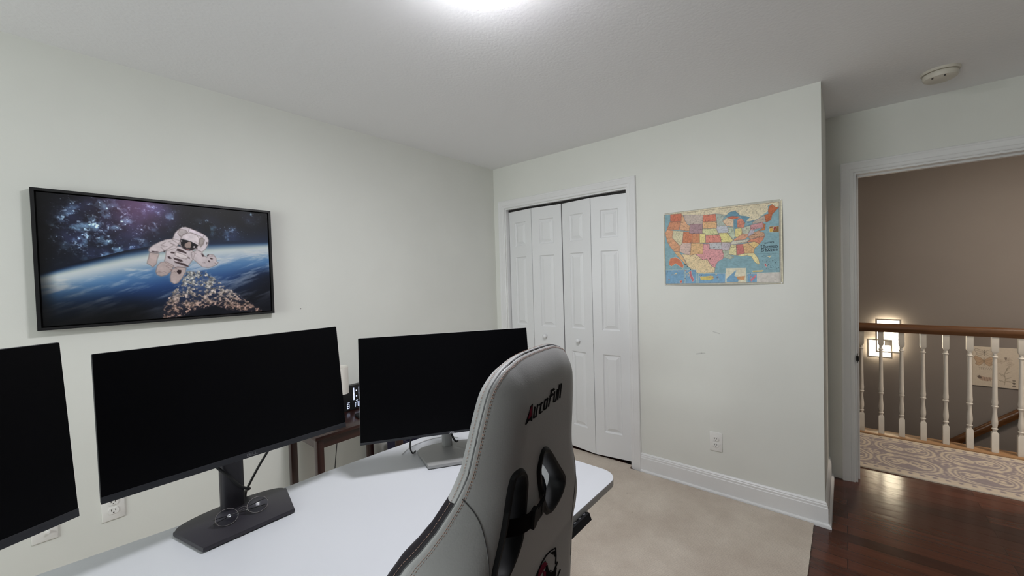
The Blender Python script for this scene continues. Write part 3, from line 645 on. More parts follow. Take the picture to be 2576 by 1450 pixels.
# ------------------------------------------------------------------ printed pictures (ink worked out point by point)
PJ = json.loads('''{"A":{"l":[["pack",[196,186,192],[[0.5047,0.2863],[0.5128,0.2522],[0.5282,0.2195],[0.5461,0.1959],[0.5639,0.189],[0.5814,0.199],[0.6172,0.222],[0.6511,0.2509],[0.6669,0.272],[0.6724,0.2967],[0.6682,0.3425],[0.6537,0.3886],[0.6357,0.4146],[0.6135,0.3956],[0.5375,0.3605],[0.4993,0.3105]]],["packtop",[210,198,208],[[0.5815,0.1976],[0.6512,0.2484],[0.6452,0.2764],[0.5756,0.2313]]],["packsh",[150,140,138],[[0.6289,0.2903],[0.6398,0.2794],[0.6528,0.2983],[0.6438,0.344],[0.6299,0.3699],[0.624,0.3354]]],["pk2",[170,160,162],[[0.5383,0.2112],[0.5632,0.2181],[0.5729,0.2413],[0.5496,0.263],[0.5392,0.2832],[0.5251,0.251]]],["larm",[192,180,184],[[0.5384,0.317],[0.5044,0.3006],[0.4705,0.3119],[0.4417,0.3361],[0.4133,0.3681],[0.3991,0.392],[0.3949,0.4152],[0.405,0.4295],[0.4348,0.433],[0.4634,0.4122],[0.4826,0.4066],[0.5172,0.381]]],["lfore",[184,166,164],[[0.3993,0.4288],[0.395,0.4659],[0.3885,0.5028],[0.3864,0.5259],[0.3979,0.5351],[0.4099,0.5574],[0.4184,0.5398],[0.4256,0.5281],[0.4314,0.4789],[0.4404,0.4389]]],["torso",[192,180,184],[[0.4707,0.4024],[0.5029,0.3627],[0.5373,0.3702],[0.5874,0.3968],[0.6024,0.4258],[0.5935,0.4756],[0.5797,0.5153],[0.5609,0.5547],[0.5331,0.5594],[0.4985,0.5591],[0.468,0.5208],[0.4601,0.502],[0.4671,0.4593]]],["rarm",[192,180,184],[[0.5843,0.4216],[0.6136,0.3931],[0.6357,0.4146],[0.6471,0.4468],[0.6589,0.4616],[0.6661,0.4411],[0.6759,0.4322],[0.6951,0.4377],[0.7057,0.4681],[0.7065,0.499],[0.7161,0.5092],[0.7058,0.5309],[0.6888,0.5463],[0.6637,0.5614],[0.6341,0.5511],[0.611,0.5126],[0.5871,0.4733]]],["lleg",[184,166,164],[[0.4446,0.5116],[0.4683,0.5066],[0.5014,0.5399],[0.4919,0.583],[0.468,0.6255],[0.444,0.6351],[0.4256,0.6232],[0.4211,0.5912],[0.4286,0.5445]]],["rleg",[190,172,170],[[0.4908,0.5758],[0.5184,0.5496],[0.5582,0.562],[0.5523,0.6012],[0.5386,0.6473],[0.5176,0.6951],[0.5001,0.7047],[0.484,0.6845],[0.4821,0.6403]]],["helm",[205,194,199],[[0.5389,0.2953],[0.5496,0.263],[0.5702,0.244],[0.5959,0.2439],[0.6164,0.2616],[0.6263,0.2905],[0.6246,0.3353],[0.614,0.3732],[0.5873,0.4018],[0.5617,0.4005],[0.542,0.3796],[0.5342,0.3415]]],["visor",[24,20,26],[[0.5367,0.3075],[0.5425,0.3013],[0.5638,0.3078],[0.589,0.323],[0.6192,0.3496],[0.6141,0.3698],[0.5979,0.3924],[0.5769,0.4062],[0.5592,0.3992],[0.5446,0.3795],[0.5377,0.3509]]],["vref",[158,138,132],[[0.5559,0.3448],[0.5762,0.32],[0.5869,0.3271],[0.5832,0.3774],[0.5634,0.3814],[0.5544,0.3644]]],["vh1",[190,180,185],[[0.5385,0.3132],[0.5441,0.3108],[0.5448,0.3238],[0.5392,0.3266]]],["vh2",[190,180,185],[[0.596,0.3619],[0.6038,0.359],[0.6021,0.3788],[0.5951,0.3757]]],["vlow",[120,80,80],[[0.552,0.3849],[0.5799,0.3898],[0.5745,0.3999],[0.5594,0.3943]]],["dk",[70,55,58],[[0.4754,0.459],[0.4838,0.4579],[0.4943,0.4776],[0.4857,0.4835],[0.4763,0.4733]]],["dk",[70,55,58],[[0.5005,0.4689],[0.5347,0.4841],[0.5456,0.5009],[0.5317,0.5069],[0.5038,0.4846]]],["dk",[70,55,58],[[0.5221,0.3846],[0.5416,0.399],[0.5633,0.4224],[0.561,0.4332],[0.5362,0.4186],[0.5154,0.4075]]],["dk",[70,55,58],[[0.4908,0.4181],[0.5094,0.4207],[0.5057,0.4352],[0.4898,0.431]]],["dk",[70,55,58],[[0.5023,0.4991],[0.5218,0.5085],[0.549,0.5204],[0.5738,0.5498],[0.5635,0.5522],[0.5337,0.5326],[0.5093,0.5158]]],["dk",[70,55,58],[[0.4076,0.4156],[0.4397,0.4202],[0.436,0.4283],[0.4085,0.4238]]],["dk",[70,55,58],[[0.4587,0.41],[0.467,0.412],[0.4631,0.4263],[0.4584,0.4218]]],["dk",[70,55,58],[[0.5655,0.4639],[0.5782,0.4685],[0.5754,0.476],[0.5665,0.4737]]],["dk",[70,55,58],[[0.6301,0.4248],[0.6393,0.432],[0.6496,0.4543],[0.6388,0.4571]]],["dk",[70,55,58],[[0.6607,0.4413],[0.6705,0.4309],[0.6688,0.4461],[0.6618,0.4539]]],["dk",[70,55,58],[[0.6766,0.4637],[0.6902,0.4736],[0.6845,0.4839],[0.6737,0.4739]]],["dk",[70,55,58],[[0.6652,0.4893],[0.6746,0.4943],[0.673,0.5095],[0.6662,0.5045]]],["dk",[70,55,58],[[0.5321,0.2671],[0.5384,0.2641],[0.5369,0.2738],[0.5324,0.2742]]],["dk",[70,55,58],[[0.6086,0.3785],[0.6153,0.3756],[0.6145,0.3866],[0.609,0.3869]]],["dk",[70,55,58],[[0.6605,0.3203],[0.666,0.3174],[0.6642,0.3377],[0.6605,0.343]]],["dk",[70,55,58],[[0.5283,0.2181],[0.5345,0.2155],[0.5305,0.2265]]],["patch",[38,22,26],[[0.5129,0.594],[0.5202,0.5777],[0.5356,0.5818],[0.5319,0.6119],[0.5218,0.6175]]],["chest",[205,194,196],[[0.5115,0.4172],[0.5458,0.4377],[0.5706,0.4613],[0.5574,0.4812],[0.5325,0.472],[0.5083,0.4485]]]],"hor_top":[[0.0004,0.6023],[0.0872,0.5433],[0.1869,0.4847],[0.3046,0.4157],[0.4328,0.3617],[0.5733,0.3304],[0.7284,0.3076],[1.0021,0.2743]],"hor_brt":[[0.001,0.648],[0.0853,0.6094],[0.1848,0.5612],[0.3022,0.508],[0.4304,0.4636],[0.5711,0.4317],[0.7265,0.4],[1.0009,0.3517]],"cloud":[[0.5557,0.601],[0.6401,0.5913],[0.727,0.7128],[0.8061,0.8161],[0.8897,0.9253],[0.9557,1.0049],[0.8596,0.9849],[0.7488,0.9571],[0.6842,0.9005],[0.5958,0.9479],[0.5122,0.9926],[0.4447,1.0039],[0.4525,0.9057],[0.4827,0.7984],[0.536,0.7018]],"neb":[[[0.2055,0.1222],0.05],[[0.2473,0.2539],0.09],[[0.171,0.2623],0.05],[[0.1771,0.3584],0.06],[[0.2865,0.3709],0.05],[[0.38,0.1769],0.05],[[0.4604,0.1021],0.045],[[0.6799,0.1719],0.04],[[0.7964,0.2301],0.03],[[0.8979,0.0342],0.03],[[0.1305,0.1816],0.05]],"purple":[[0.3587,0.0203]]},"M":[[[176,176,165],[[0.0055,0.0024],[0.988,-0.0018],[0.9872,0.9944],[0.0037,0.9988]]],[[95,140,158],[[0.0126,0.0235],[0.9772,0.0307],[0.9777,0.9794],[0.0125,0.9806]]],[[214,200,168],[[0.0626,0.019],[0.1632,0.0098],[0.3221,0.009],[0.4354,0.0062],[0.5441,0.008],[0.7701,0.0198],[0.9772,0.0266],[0.9774,0.0845],[0.9499,0.0918],[0.9221,0.0465],[0.8966,0.0568],[0.8967,0.1241],[0.8658,0.1568],[0.8239,0.2011],[0.7704,0.2359],[0.7349,0.2176],[0.7595,0.1779],[0.7321,0.1561],[0.6878,0.1445],[0.671,0.1197],[0.6483,0.0805],[0.6025,0.0813],[0.5734,0.1257],[0.5203,0.0943],[0.4842,0.0836],[0.373,0.0834],[0.197,0.0493],[0.0801,0.0348]]],[[208,108,82],[[0.0675,0.0228],[0.1768,0.0315],[0.1731,0.1325],[0.1147,0.1286],[0.0672,0.1165]]],[[206,130,95],[[0.0657,0.1212],[0.1697,0.1369],[0.1627,0.1796],[0.1523,0.2462],[0.0334,0.2258],[0.0514,0.1637]]],[[217,152,112],[[0.0333,0.2287],[0.0934,0.2484],[0.0825,0.3458],[0.1585,0.4712],[0.1514,0.5439],[0.0994,0.535],[0.0645,0.4727],[0.0363,0.4004],[0.0223,0.3191],[0.0167,0.2685]]],[[206,196,158],[[0.0934,0.2484],[0.193,0.2728],[0.179,0.4293],[0.1585,0.4712],[0.0825,0.3458]]],[[217,160,120],[[0.1767,0.046],[0.1902,0.053],[0.2102,0.1382],[0.2301,0.1892],[0.2533,0.202],[0.2465,0.2777],[0.1557,0.2516],[0.1661,0.18]]],[[190,172,162],[[0.197,0.0542],[0.373,0.0834],[0.3696,0.1997],[0.2533,0.1877],[0.2301,0.1892],[0.2102,0.1382]]],[[165,128,138],[[0.2533,0.1877],[0.3677,0.1994],[0.3631,0.3253],[0.2498,0.3068]]],[[206,120,84],[[0.193,0.2757],[0.2465,0.2854],[0.2464,0.3064],[0.2761,0.3148],[0.2679,0.4333],[0.1824,0.4297]]],[[206,130,90],[[0.2761,0.3148],[0.3408,0.3226],[0.3406,0.4433],[0.2706,0.4354]]],[[222,204,130],[[0.3408,0.3226],[0.3915,0.3287],[0.3926,0.4503],[0.3406,0.4433]]],[[206,174,164],[[0.1824,0.4297],[0.264,0.4377],[0.2524,0.5997],[0.2157,0.5876],[0.1514,0.5439],[0.1619,0.4618]]],[[217,170,118],[[0.264,0.4377],[0.3737,0.4578],[0.3659,0.5934],[0.2951,0.5883],[0.2689,0.6009],[0.2524,0.5997]]],[[217,118,94],[[0.3742,0.0836],[0.4812,0.0877],[0.4902,0.1805],[0.3716,0.1719]]],[[222,170,118],[[0.3703,0.1717],[0.4902,0.1851],[0.4932,0.2724],[0.3695,0.2605]]],[[206,206,150],[[0.3676,0.2649],[0.4871,0.2762],[0.5052,0.3562],[0.3946,0.3524],[0.3928,0.3289],[0.3663,0.321]]],[[217,128,114],[[0.3946,0.3543],[0.5082,0.3583],[0.5249,0.3949],[0.5273,0.4571],[0.3945,0.4504]]],[[184,184,190],[[0.3737,0.455],[0.5291,0.4591],[0.532,0.5459],[0.4839,0.5465],[0.4287,0.5281],[0.4257,0.4674]]],[[217,144,150],[[0.3737,0.4625],[0.4257,0.4693],[0.4287,0.5281],[0.4839,0.5465],[0.535,0.5507],[0.5468,0.6153],[0.5409,0.6695],[0.4959,0.7036],[0.4746,0.758],[0.4776,0.7812],[0.4531,0.771],[0.4223,0.7092],[0.4036,0.6615],[0.3657,0.6734],[0.3339,0.629],[0.3016,0.5888],[0.3659,0.5934]]],[[164,176,166],[[0.4812,0.0877],[0.5143,0.0932],[0.5676,0.1157],[0.544,0.1615],[0.544,0.1977],[0.5763,0.2565],[0.4962,0.2454],[0.4902,0.1805]]],[[184,188,200],[[0.4932,0.2449],[0.5734,0.2516],[0.5938,0.3128],[0.5793,0.3424],[0.5052,0.3379],[0.4871,0.2807]]],[[217,206,128],[[0.5052,0.3379],[0.5793,0.3442],[0.6083,0.4042],[0.6256,0.4418],[0.6083,0.4669],[0.5291,0.4573],[0.5249,0.3949]]],[[182,170,180],[[0.5291,0.4591],[0.6083,0.4714],[0.5938,0.5663],[0.535,0.5616]]],[[168,178,158],[[0.535,0.5643],[0.5938,0.5663],[0.5909,0.6183],[0.6314,0.6569],[0.6025,0.6803],[0.5439,0.6515],[0.5468,0.6153]]],[[217,184,150],[[0.5499,0.1805],[0.5734,0.1527],[0.6198,0.1645],[0.6313,0.2019],[0.6284,0.2771],[0.5734,0.2561],[0.544,0.1977]]],[[180,194,168],[[0.5793,0.2749],[0.6284,0.2798],[0.6428,0.3902],[0.6313,0.4335],[0.6083,0.4042],[0.5793,0.3442],[0.5938,0.3128]]],[[217,108,80],[[0.5793,0.1536],[0.6198,0.1378],[0.6822,0.1585],[0.6597,0.1752],[0.6313,0.1796]]],[[217,128,104],[[0.6598,0.2858],[0.6597,0.1973],[0.6794,0.1739],[0.7046,0.1954],[0.7223,0.2419],[0.7102,0.297]]],[[222,206,130],[[0.6427,0.3013],[0.6935,0.2992],[0.6991,0.3703],[0.6598,0.4099],[0.6439,0.3992]]],[[184,188,168],[[0.6963,0.2996],[0.7268,0.2862],[0.7623,0.2737],[0.7624,0.3344],[0.7433,0.3799],[0.6991,0.3659]]],[[217,150,118],[[0.6313,0.4335],[0.6991,0.3747],[0.7433,0.3826],[0.7406,0.4189],[0.7158,0.4424],[0.6313,0.4513]]],[[200,194,178],[[0.6141,0.4585],[0.7598,0.4427],[0.7269,0.483],[0.6083,0.4983]]],[[217,206,150],[[0.6083,0.4983],[0.6485,0.502],[0.6514,0.6359],[0.5909,0.6183],[0.5938,0.5663]]],[[200,108,104],[[0.6513,0.4996],[0.702,0.5],[0.716,0.6138],[0.6531,0.6315]]],[[217,170,118],[[0.702,0.4982],[0.7407,0.4931],[0.7924,0.563],[0.7871,0.6189],[0.716,0.6138]]],[[226,212,150],[[0.6542,0.6334],[0.716,0.6164],[0.7871,0.6145],[0.8193,0.6858],[0.83,0.7467],[0.8194,0.7617],[0.7926,0.7276],[0.7655,0.6565],[0.7326,0.6413],[0.6937,0.6502]]],[[222,186,118],[[0.7434,0.4934],[0.7923,0.4782],[0.8297,0.5145],[0.7924,0.5647]]],[[211,128,98],[[0.7324,0.4836],[0.7625,0.4474],[0.8715,0.4207],[0.8559,0.4658],[0.8296,0.5103],[0.7923,0.4782]]],[[200,150,118],[[0.7434,0.4192],[0.7814,0.3715],[0.8241,0.351],[0.8662,0.3818],[0.8715,0.4164],[0.7625,0.443]]],[[180,174,190],[[0.7433,0.3826],[0.7624,0.3344],[0.7948,0.3386],[0.7868,0.3808],[0.7488,0.4154]]],[[200,138,144],[[0.765,0.2741],[0.8555,0.2528],[0.8661,0.3138],[0.7651,0.3348]]],[[180,164,150],[[0.7812,0.2418],[0.8239,0.2053],[0.871,0.1704],[0.8815,0.2482],[0.8555,0.2528],[0.7812,0.2591]]],[[192,96,58],[[0.871,0.1661],[0.9019,0.1586],[0.8967,0.1241],[0.9068,0.0713],[0.9271,0.05],[0.955,0.0928],[0.9774,0.0928],[0.9274,0.1713],[0.9174,0.2368],[0.8815,0.2566]]],[[198,112,68],[[0.8555,0.2613],[0.8774,0.2814],[0.8713,0.3485],[0.8241,0.351],[0.8609,0.3173]]],[[222,196,150],[[0.1752,0.5799],[0.2157,0.5895],[0.2689,0.6028],[0.2951,0.5903],[0.3339,0.6309],[0.3657,0.6753],[0.4036,0.6661],[0.4408,0.7566],[0.4715,0.7874],[0.4653,0.8409],[0.3206,0.8468],[0.2684,0.7975],[0.2287,0.7479],[0.2021,0.6594]]],[[217,170,120],[[0.0994,0.5399],[0.1479,0.5486],[0.1887,0.6294],[0.2234,0.7477],[0.1885,0.6878],[0.134,0.6064]]],[[72,122,150],[[0.5676,0.131],[0.5967,0.0893],[0.6427,0.0777],[0.6698,0.1195],[0.6822,0.148],[0.6198,0.1395]]],[[72,122,150],[[0.6427,0.1788],[0.6608,0.1772],[0.6575,0.2944],[0.6399,0.3009],[0.6353,0.2114]]],[[72,122,150],[[0.6878,0.1462],[0.7595,0.1736],[0.7322,0.2014],[0.7212,0.2417],[0.7057,0.1956]]],[[72,122,150],[[0.7157,0.2934],[0.7596,0.2646],[0.765,0.2741],[0.7268,0.2879]]],[[72,122,150],[[0.7404,0.2314],[0.7919,0.2176],[0.7812,0.2332],[0.7432,0.2449]]],[[70,126,172],[[0.0096,0.7892],[0.1916,0.795],[0.1911,0.9823],[0.0088,0.9826]]],[[70,126,172],[[0.2017,0.7954],[0.3045,0.7987],[0.3041,0.9821],[0.2012,0.9823]]],[[70,126,172],[[0.3238,0.8516],[0.5568,0.8569],[0.5568,0.9817],[0.3236,0.9821]]],[[205,180,90],[[0.3366,0.8899],[0.453,0.887],[0.4591,0.9243],[0.4344,0.939],[0.3462,0.9384]]],[[212,204,178],[[0.5616,0.7933],[0.7245,0.799],[0.7246,0.9815],[0.5615,0.9817]]],[[95,140,175],[[0.5674,0.9253],[0.6257,0.8449],[0.6486,0.8187],[0.6314,0.89],[0.6714,0.9263],[0.6601,0.9708],[0.5674,0.9708]]],[[206,140,90],[[0.6486,0.9037],[0.7162,0.8958],[0.7107,0.9487],[0.66,0.9396]]],[[84,140,182],[[0.7328,0.8696],[0.8089,0.8712],[0.8091,0.9813],[0.7329,0.9814]]],[[205,110,130],[[0.7549,0.9446],[0.7982,0.884],[0.8036,0.9058],[0.7658,0.9709]]],[[196,190,184],[[0.811,0.8652],[0.9784,0.8622],[0.9787,0.9794],[0.8112,0.9813]]],[[208,112,80],[[0.0495,0.6806],[0.0603,0.6314],[0.1131,0.6149],[0.1613,0.6571],[0.1884,0.7365],[0.1815,0.7752],[0.1128,0.7036],[0.0706,0.7414],[0.0493,0.7206]]],[[205,90,80],[[0.1502,0.946],[0.1708,0.9363],[0.1741,0.9706],[0.1535,0.9755]]],[[190,96,110],[[0.2386,0.8255],[0.2585,0.8068],[0.2617,0.855],[0.2878,0.9419],[0.2681,0.961],[0.2418,0.8739]]],[[130,90,50],[[0.9048,0.3123],[0.9755,0.3162],[0.9757,0.3868],[0.9049,0.3798]]],[[205,160,60],[[0.9074,0.3405],[0.9379,0.3235],[0.9279,0.3767],[0.9075,0.3742]]],[[150,50,40],[[0.9328,0.3229],[0.958,0.3179],[0.9531,0.359],[0.9354,0.3567]]],[[205,170,70],[[0.7738,0.8356],[0.8565,0.8319],[0.8461,0.8505],[0.7766,0.8505]]],[[190,70,90],[[0.8643,0.7525],[0.8773,0.7531],[0.8836,0.796],[0.8695,0.7784]]],[[200,180,120],[[0.8875,0.6643],[0.9183,0.662],[0.9056,0.6824]]]],"ns":53,"t1":[[0.8376,0.5341],[0.9711,0.5445],[0.8377,0.5633],[0.9711,0.5678]],"t2":[[0.8387,0.5711],[0.9687,0.5776],[0.8388,0.6028],[0.9687,0.6043]],"t0":[[0.8706,0.4971],[0.9393,0.4929],[0.8706,0.5082],[0.9393,0.5047]]}''')
def grid_uv(nx, ny):
    u = np.linspace(0, 1, nx+1); v = np.linspace(0, 1, ny+1)
    return np.meshgrid(u, v)
def inpoly(U, V, P):
    r = np.zeros(U.shape, bool); n = len(P)
    us = [p[0] for p in P]; vs = [p[1] for p in P]
    ii = (U >= min(us)) & (U <= max(us)) & (V >= min(vs)) & (V <= max(vs))
    if not ii.any(): return r
    x = U[ii]; y = V[ii]; q = np.zeros(x.shape, bool)
    for i in range(n):
        x1, y1 = P[i]; x2, y2 = P[(i+1) % n]
        c = (y1 > y) != (y2 > y)
        with np.errstate(divide='ignore', invalid='ignore'):
            xi = (x2-x1)*(y-y1)/(y2-y1+1e-12)+x1
        q ^= c & (x < xi)
    r[ii] = q
    return r
def blur(a, k=1):
    for _ in range(k):
        p = np.pad(a, 1, mode='edge')
        a = (p[1:-1,1:-1]*4+p[:-2,1:-1]*2+p[2:,1:-1]*2+p[1:-1,:-2]*2+p[1:-1,2:]*2+p[:-2,:-2]+p[2:,2:]+p[:-2,2:]+p[2:,:-2])/16
    return a
def vnoise(x, y, seed):
    xi = np.floor(x).astype(np.int64); yi = np.floor(y).astype(np.int64)
    xf = x-xi; yf = y-yi
    def h(a, c):
        n = (a*374761393 + c*668265263 + seed*974711) & 0x7fffffff
        n = ((n ^ (n >> 13))*1274126177) & 0x7fffffff
        return ((n ^ (n >> 16)) & 0xffff)/65535.0
    sx = xf*xf*(3-2*xf); sy = yf*yf*(3-2*yf)
    a = h(xi, yi)*(1-sx)+h(xi+1, yi)*sx; c = h(xi, yi+1)*(1-sx)+h(xi+1, yi+1)*sx
    return a*(1-sy)+c*sy
def fbm(x, y, seed, o=5):
    s = 0; a = .5; t = 0
    for i in range(o):
        s = s+a*vnoise(x*2**i, y*2**i, seed+i*17); t += a; a *= .55
    return s/t
def seglines(U, V, P, w, asp=1.0, closed=True):
    d = np.full(U.shape, 9.0); n = len(P)
    for i in range(n if closed else n-1):
        x1, y1 = P[i]; x2, y2 = P[(i+1) % n]
        y1 = y1*asp; y2 = y2*asp
        dx, dy = x2-x1, y2-y1; L2 = dx*dx+dy*dy+1e-12
        bx = (U >= min(x1,x2)-3*w) & (U <= max(x1,x2)+3*w) & (V*asp >= min(y1,y2)-3*w) & (V*asp <= max(y1,y2)+3*w)
        if not bx.any(): continue
        x = U[bx]; y = V[bx]*asp
        t = np.clip(((x-x1)*dx+(y-y1)*dy)/L2, 0, 1)
        d[bx] = np.minimum(d[bx], np.hypot(x-x1-t*dx, y-y1-t*dy))
    return np.clip(1.5-d/w, 0, 1)
def slin(a):
    a = np.clip(a, 0, 1)
    return np.where(a <= .04045, a/12.92, ((a+.055)/1.055)**2.4)
def over(img, mask, col):
    c = np.array(col, float)/255 if np.ndim(col) == 1 else col
    return img*(1-mask[..., None])+c*mask[..., None]

def sstep(a, b, x):
    t = np.clip((x-a)/(b-a), 0, 1); return t*t*(3-2*t)

def paint_space(nx, ny):
    U, V = grid_uv(nx, ny); A = PJ['A']; asp = .556/.84
    hx = [p[0] for p in A['hor_brt']]; hb = np.interp(U, hx, [p[1] for p in A['hor_brt']])
    ht = np.interp(U, [p[0] for p in A['hor_top']], [p[1] for p in A['hor_top']])
    y = V*asp
    img = np.zeros(U.shape+(3,)); img[:] = np.array([15,15,19])/255
    # deep blue glow near the planet
    g = np.clip(1-(hb-V)/.36, 0, 1)**2.2*(V < hb+.02)
    img += g[..., None]*np.array([16,38,72])/255*(.35+.65*sstep(.1,.6,U))[..., None]
    # nebula
    neb = np.zeros(U.shape)
    for (p, s) in A['neb']:
        neb += np.exp(-((U-p[0])**2+((V-p[1])*asp)**2)/(2*s*s))
    n1 = fbm(U*26, y*26, 3, 5); n2 = fbm(U*9, y*9, 11, 4); n3 = fbm(U*75, y*75, 33, 3)
    hz = np.clip(neb, 0, 1.3)*(V < ht)
    img += (np.clip(hz*1.3,0,1)*np.clip(n2*1.8-.40, 0, 1)*.75)[..., None]*np.array([48,54,90])/255
    img += (hz*np.clip((n1-.52)*4, 0, 1)*.62)[..., None]*np.array([95,130,150])/255
    img += (hz*np.clip((n3-.62)*8, 0, 1)*np.clip((n1-.42)*5,0,1)*.8)[..., None]*np.array([130,150,160])/255
    pp = A['purple'][0]
    pg = np.exp(-(((U-pp[0])/.13)**2+((V-pp[1])/.23)**2))
    img += pg[..., None]*np.array([118,84,122])/255*.75
    # stars
    st = np.random.default_rng(5); star = np.zeros_like(img)
    for k in range(1100):
        su, sv = st.random(), st.random()*.62
        if sv > np.interp(su, hx, ht[0, :1].repeat(len(hx))) + .1: pass
        j = int(su*nx); i = int(sv*ny)
        if V[i, j] > ht[i, j]-.03: continue
        br = st.random()**3*.75*(.35+min(1, neb[i, j]+.35))
        r = 0 if st.random() < .7 else 1
        star[i, j:j+1+r] += br*np.array([.72,.82,.9])*(1.6 if r == 0 else 2.2)
    img += np.stack([blur(star[..., q], 1) for q in range(3)], -1)
    # atmosphere: rises to a bright band, then the sea
    t = np.clip((V-ht)/(hb-ht+1e-6), 0, 1)
    sky = np.zeros_like(img)
    c0 = np.array([14,20,36.]); c1 = np.array([52,84,122.]); c2 = np.array([192,202,202.])
    s1 = sstep(0,.55,t)[..., None]; s2 = sstep(.25,1,t)[..., None]
    sky = (c0*(1-s1)+c1*s1)*(1-s2)+c2*s2
    img = np.where(((V > ht) & (V <= hb))[..., None], np.maximum(img, sky/255), img)
    dep = np.clip(V-hb, 0, 1)
    seaA = np.array([196,204,208.]); seaB = np.array([84,126,172.]); seaC = np.array([32,64,116.]); seaD = np.array([8,11,22.])
    q = dep[..., None]
    e1 = sstep(.0,.14,q); e2 = sstep(.10,.30,q); e3 = sstep(.22,.52,q)
    sea = ((seaA*(1-e1)+seaB*e1)*(1-e2)+seaC*e2)*(1-e3)+seaD*e3
    right = sstep(.72,1.0,U)[..., None]*sstep(.14,.32,q)
    sea = sea*(1-right*.8)+seaD*right*.8
    ang = .42
    sxn = U*math.cos(ang)-y*-math.sin(ang); 
    a = (U*math.cos(ang)-y*math.sin(ang)*-1); c = (-U*-math.sin(ang)+y*math.cos(ang))
    st1 = fbm((U*.9-y*.35)*7, (U*.38+y)*34, 51, 5)
    st2 = fbm(U*16, y*60, 61, 5)
    cl = np.clip((st1-.50)*4.6, 0, 1)*np.clip(1.15-dep*1.9, 0, 1)*sstep(.01,.05,dep)
    sea = sea*(1-cl[..., None]*.75)+np.array([196,202,212.])*cl[..., None]*.75
    cl2 = np.clip((st2-.5)*5, 0, 1)*np.exp(-((dep-.06)/.06)**2)
    sea = sea*(1-cl2[..., None]*.6)+np.array([214,214,210.])*cl2[..., None]*.6
    img = np.where((V > hb)[..., None], sea/255, img)
    # bumpy sunlit clouds, thinning out toward the edge of their bank
    cm = blur(inpoly(U, V, A['cloud']).astype(float), 26)
    cn = fbm(U*78, y*84, 71, 4); c2_ = fbm(U*30, y*34, 77, 3)
    dens = np.clip(cm*1.35, 0, 1)
    cmask = np.clip((cn*.7+c2_*.3-.565+.17*dens)*8, 0, 1)*np.clip(dens*2.2, 0, 1)
    warm = sstep(.66,.98,V)[..., None]
    cc = np.array([222,218,212.])*(1-warm)+np.array([204,166,150.])*warm
    dark = np.array([44,66,112.])*(1-warm)+np.array([34,30,42.])*warm
    img = img*(1-(dens*.55)[..., None])+dark/255*(dens*.55)[..., None]
    shade = np.clip(.62+(fbm(U*120, y*120, 79, 3)-.5)*1.1+(cn-.5)*.9, .25, 1.08)[..., None]
    img = img*(1-cmask[..., None]*.92)+cc/255*shade*cmask[..., None]*.92
    puff = np.clip((fbm(U*95, y*95, 83, 3)-.60)*9, 0, 1)*np.clip(blur(dens, 20)*1.6-.1, 0, 1)*(1-dens)
    img = img*(1-puff[..., None]*.6)+cc/255*puff[..., None]*.6
    img *= (1-.75*sstep(.70,1.0,V+(.5-U)*.18)*sstep(.50,.30,U))[..., None]
    # darker corners of the print
    img *= (1-.55*sstep(.06,0,U)*1)[..., None]
    img *= (1-.6*sstep(.90,1.0,V)*sstep(.45,.1,U))[..., None]
    # astronaut, soft rim light first
    allm = np.zeros(U.shape)
    for n_, c_, P in A['l']:
        if n_ != 'dk': allm = np.maximum(allm, inpoly(U, V, P).astype(float))
    glow = np.clip(blur(allm, 14)-allm, 0, 1)*(V > ht-.02)
    img = over(img, glow*.55, [222,220,205])
    fold = fbm(U*48, y*48, 91, 4)
    for n_, c_, P in A['l']:
        mk = inpoly(U, V, P).astype(float)
        soft = blur(mk, 1)
        dpt = blur(mk, 7)
        col = np.array(c_, float)/255
        if n_ in ('dk','patch','visor','vref','vh1','vh2','vlow'):
            sh = np.ones(U.shape)
        else:
            sh = (.80+.26*np.clip(dpt*1.25-.2, 0, 1))*(.92+.18*(fold-.35))
            sh = sh*(1.07-.13*sstep(.40,.66,V))
        img = img*(1-soft[..., None])+np.clip(col*sh[..., None], 0, 1)*soft[..., None]
    for n_, c_, P in A['l']:
        if n_ in ('dk','patch','visor','vref','vh1','vh2','vlow'): continue
        img = over(img, seglines(U, V, P, .0022, asp)*.32, [112,94,92])
    rk = np.random.default_rng(12)
    for k in range(46):                       # straps, buckles and folds of the suit
        u0, v0 = rk.uniform(.42,.70), rk.uniform(.28,.62)
        i, j = int(v0*ny), int(u0*nx)
        if allm[i, j] > .5:
            a_ = rk.uniform(-.6,.9); l_ = rk.uniform(.006,.020)
            img = over(img, seglines(U, V, [(u0,v0),(u0+l_*math.cos(a_),v0+l_*math.sin(a_)*1.5)], rk.uniform(.0012,.0026), asp, False)*rk.uniform(.15,.5)*allm, [98,80,80])
    return slin(img)*1.1

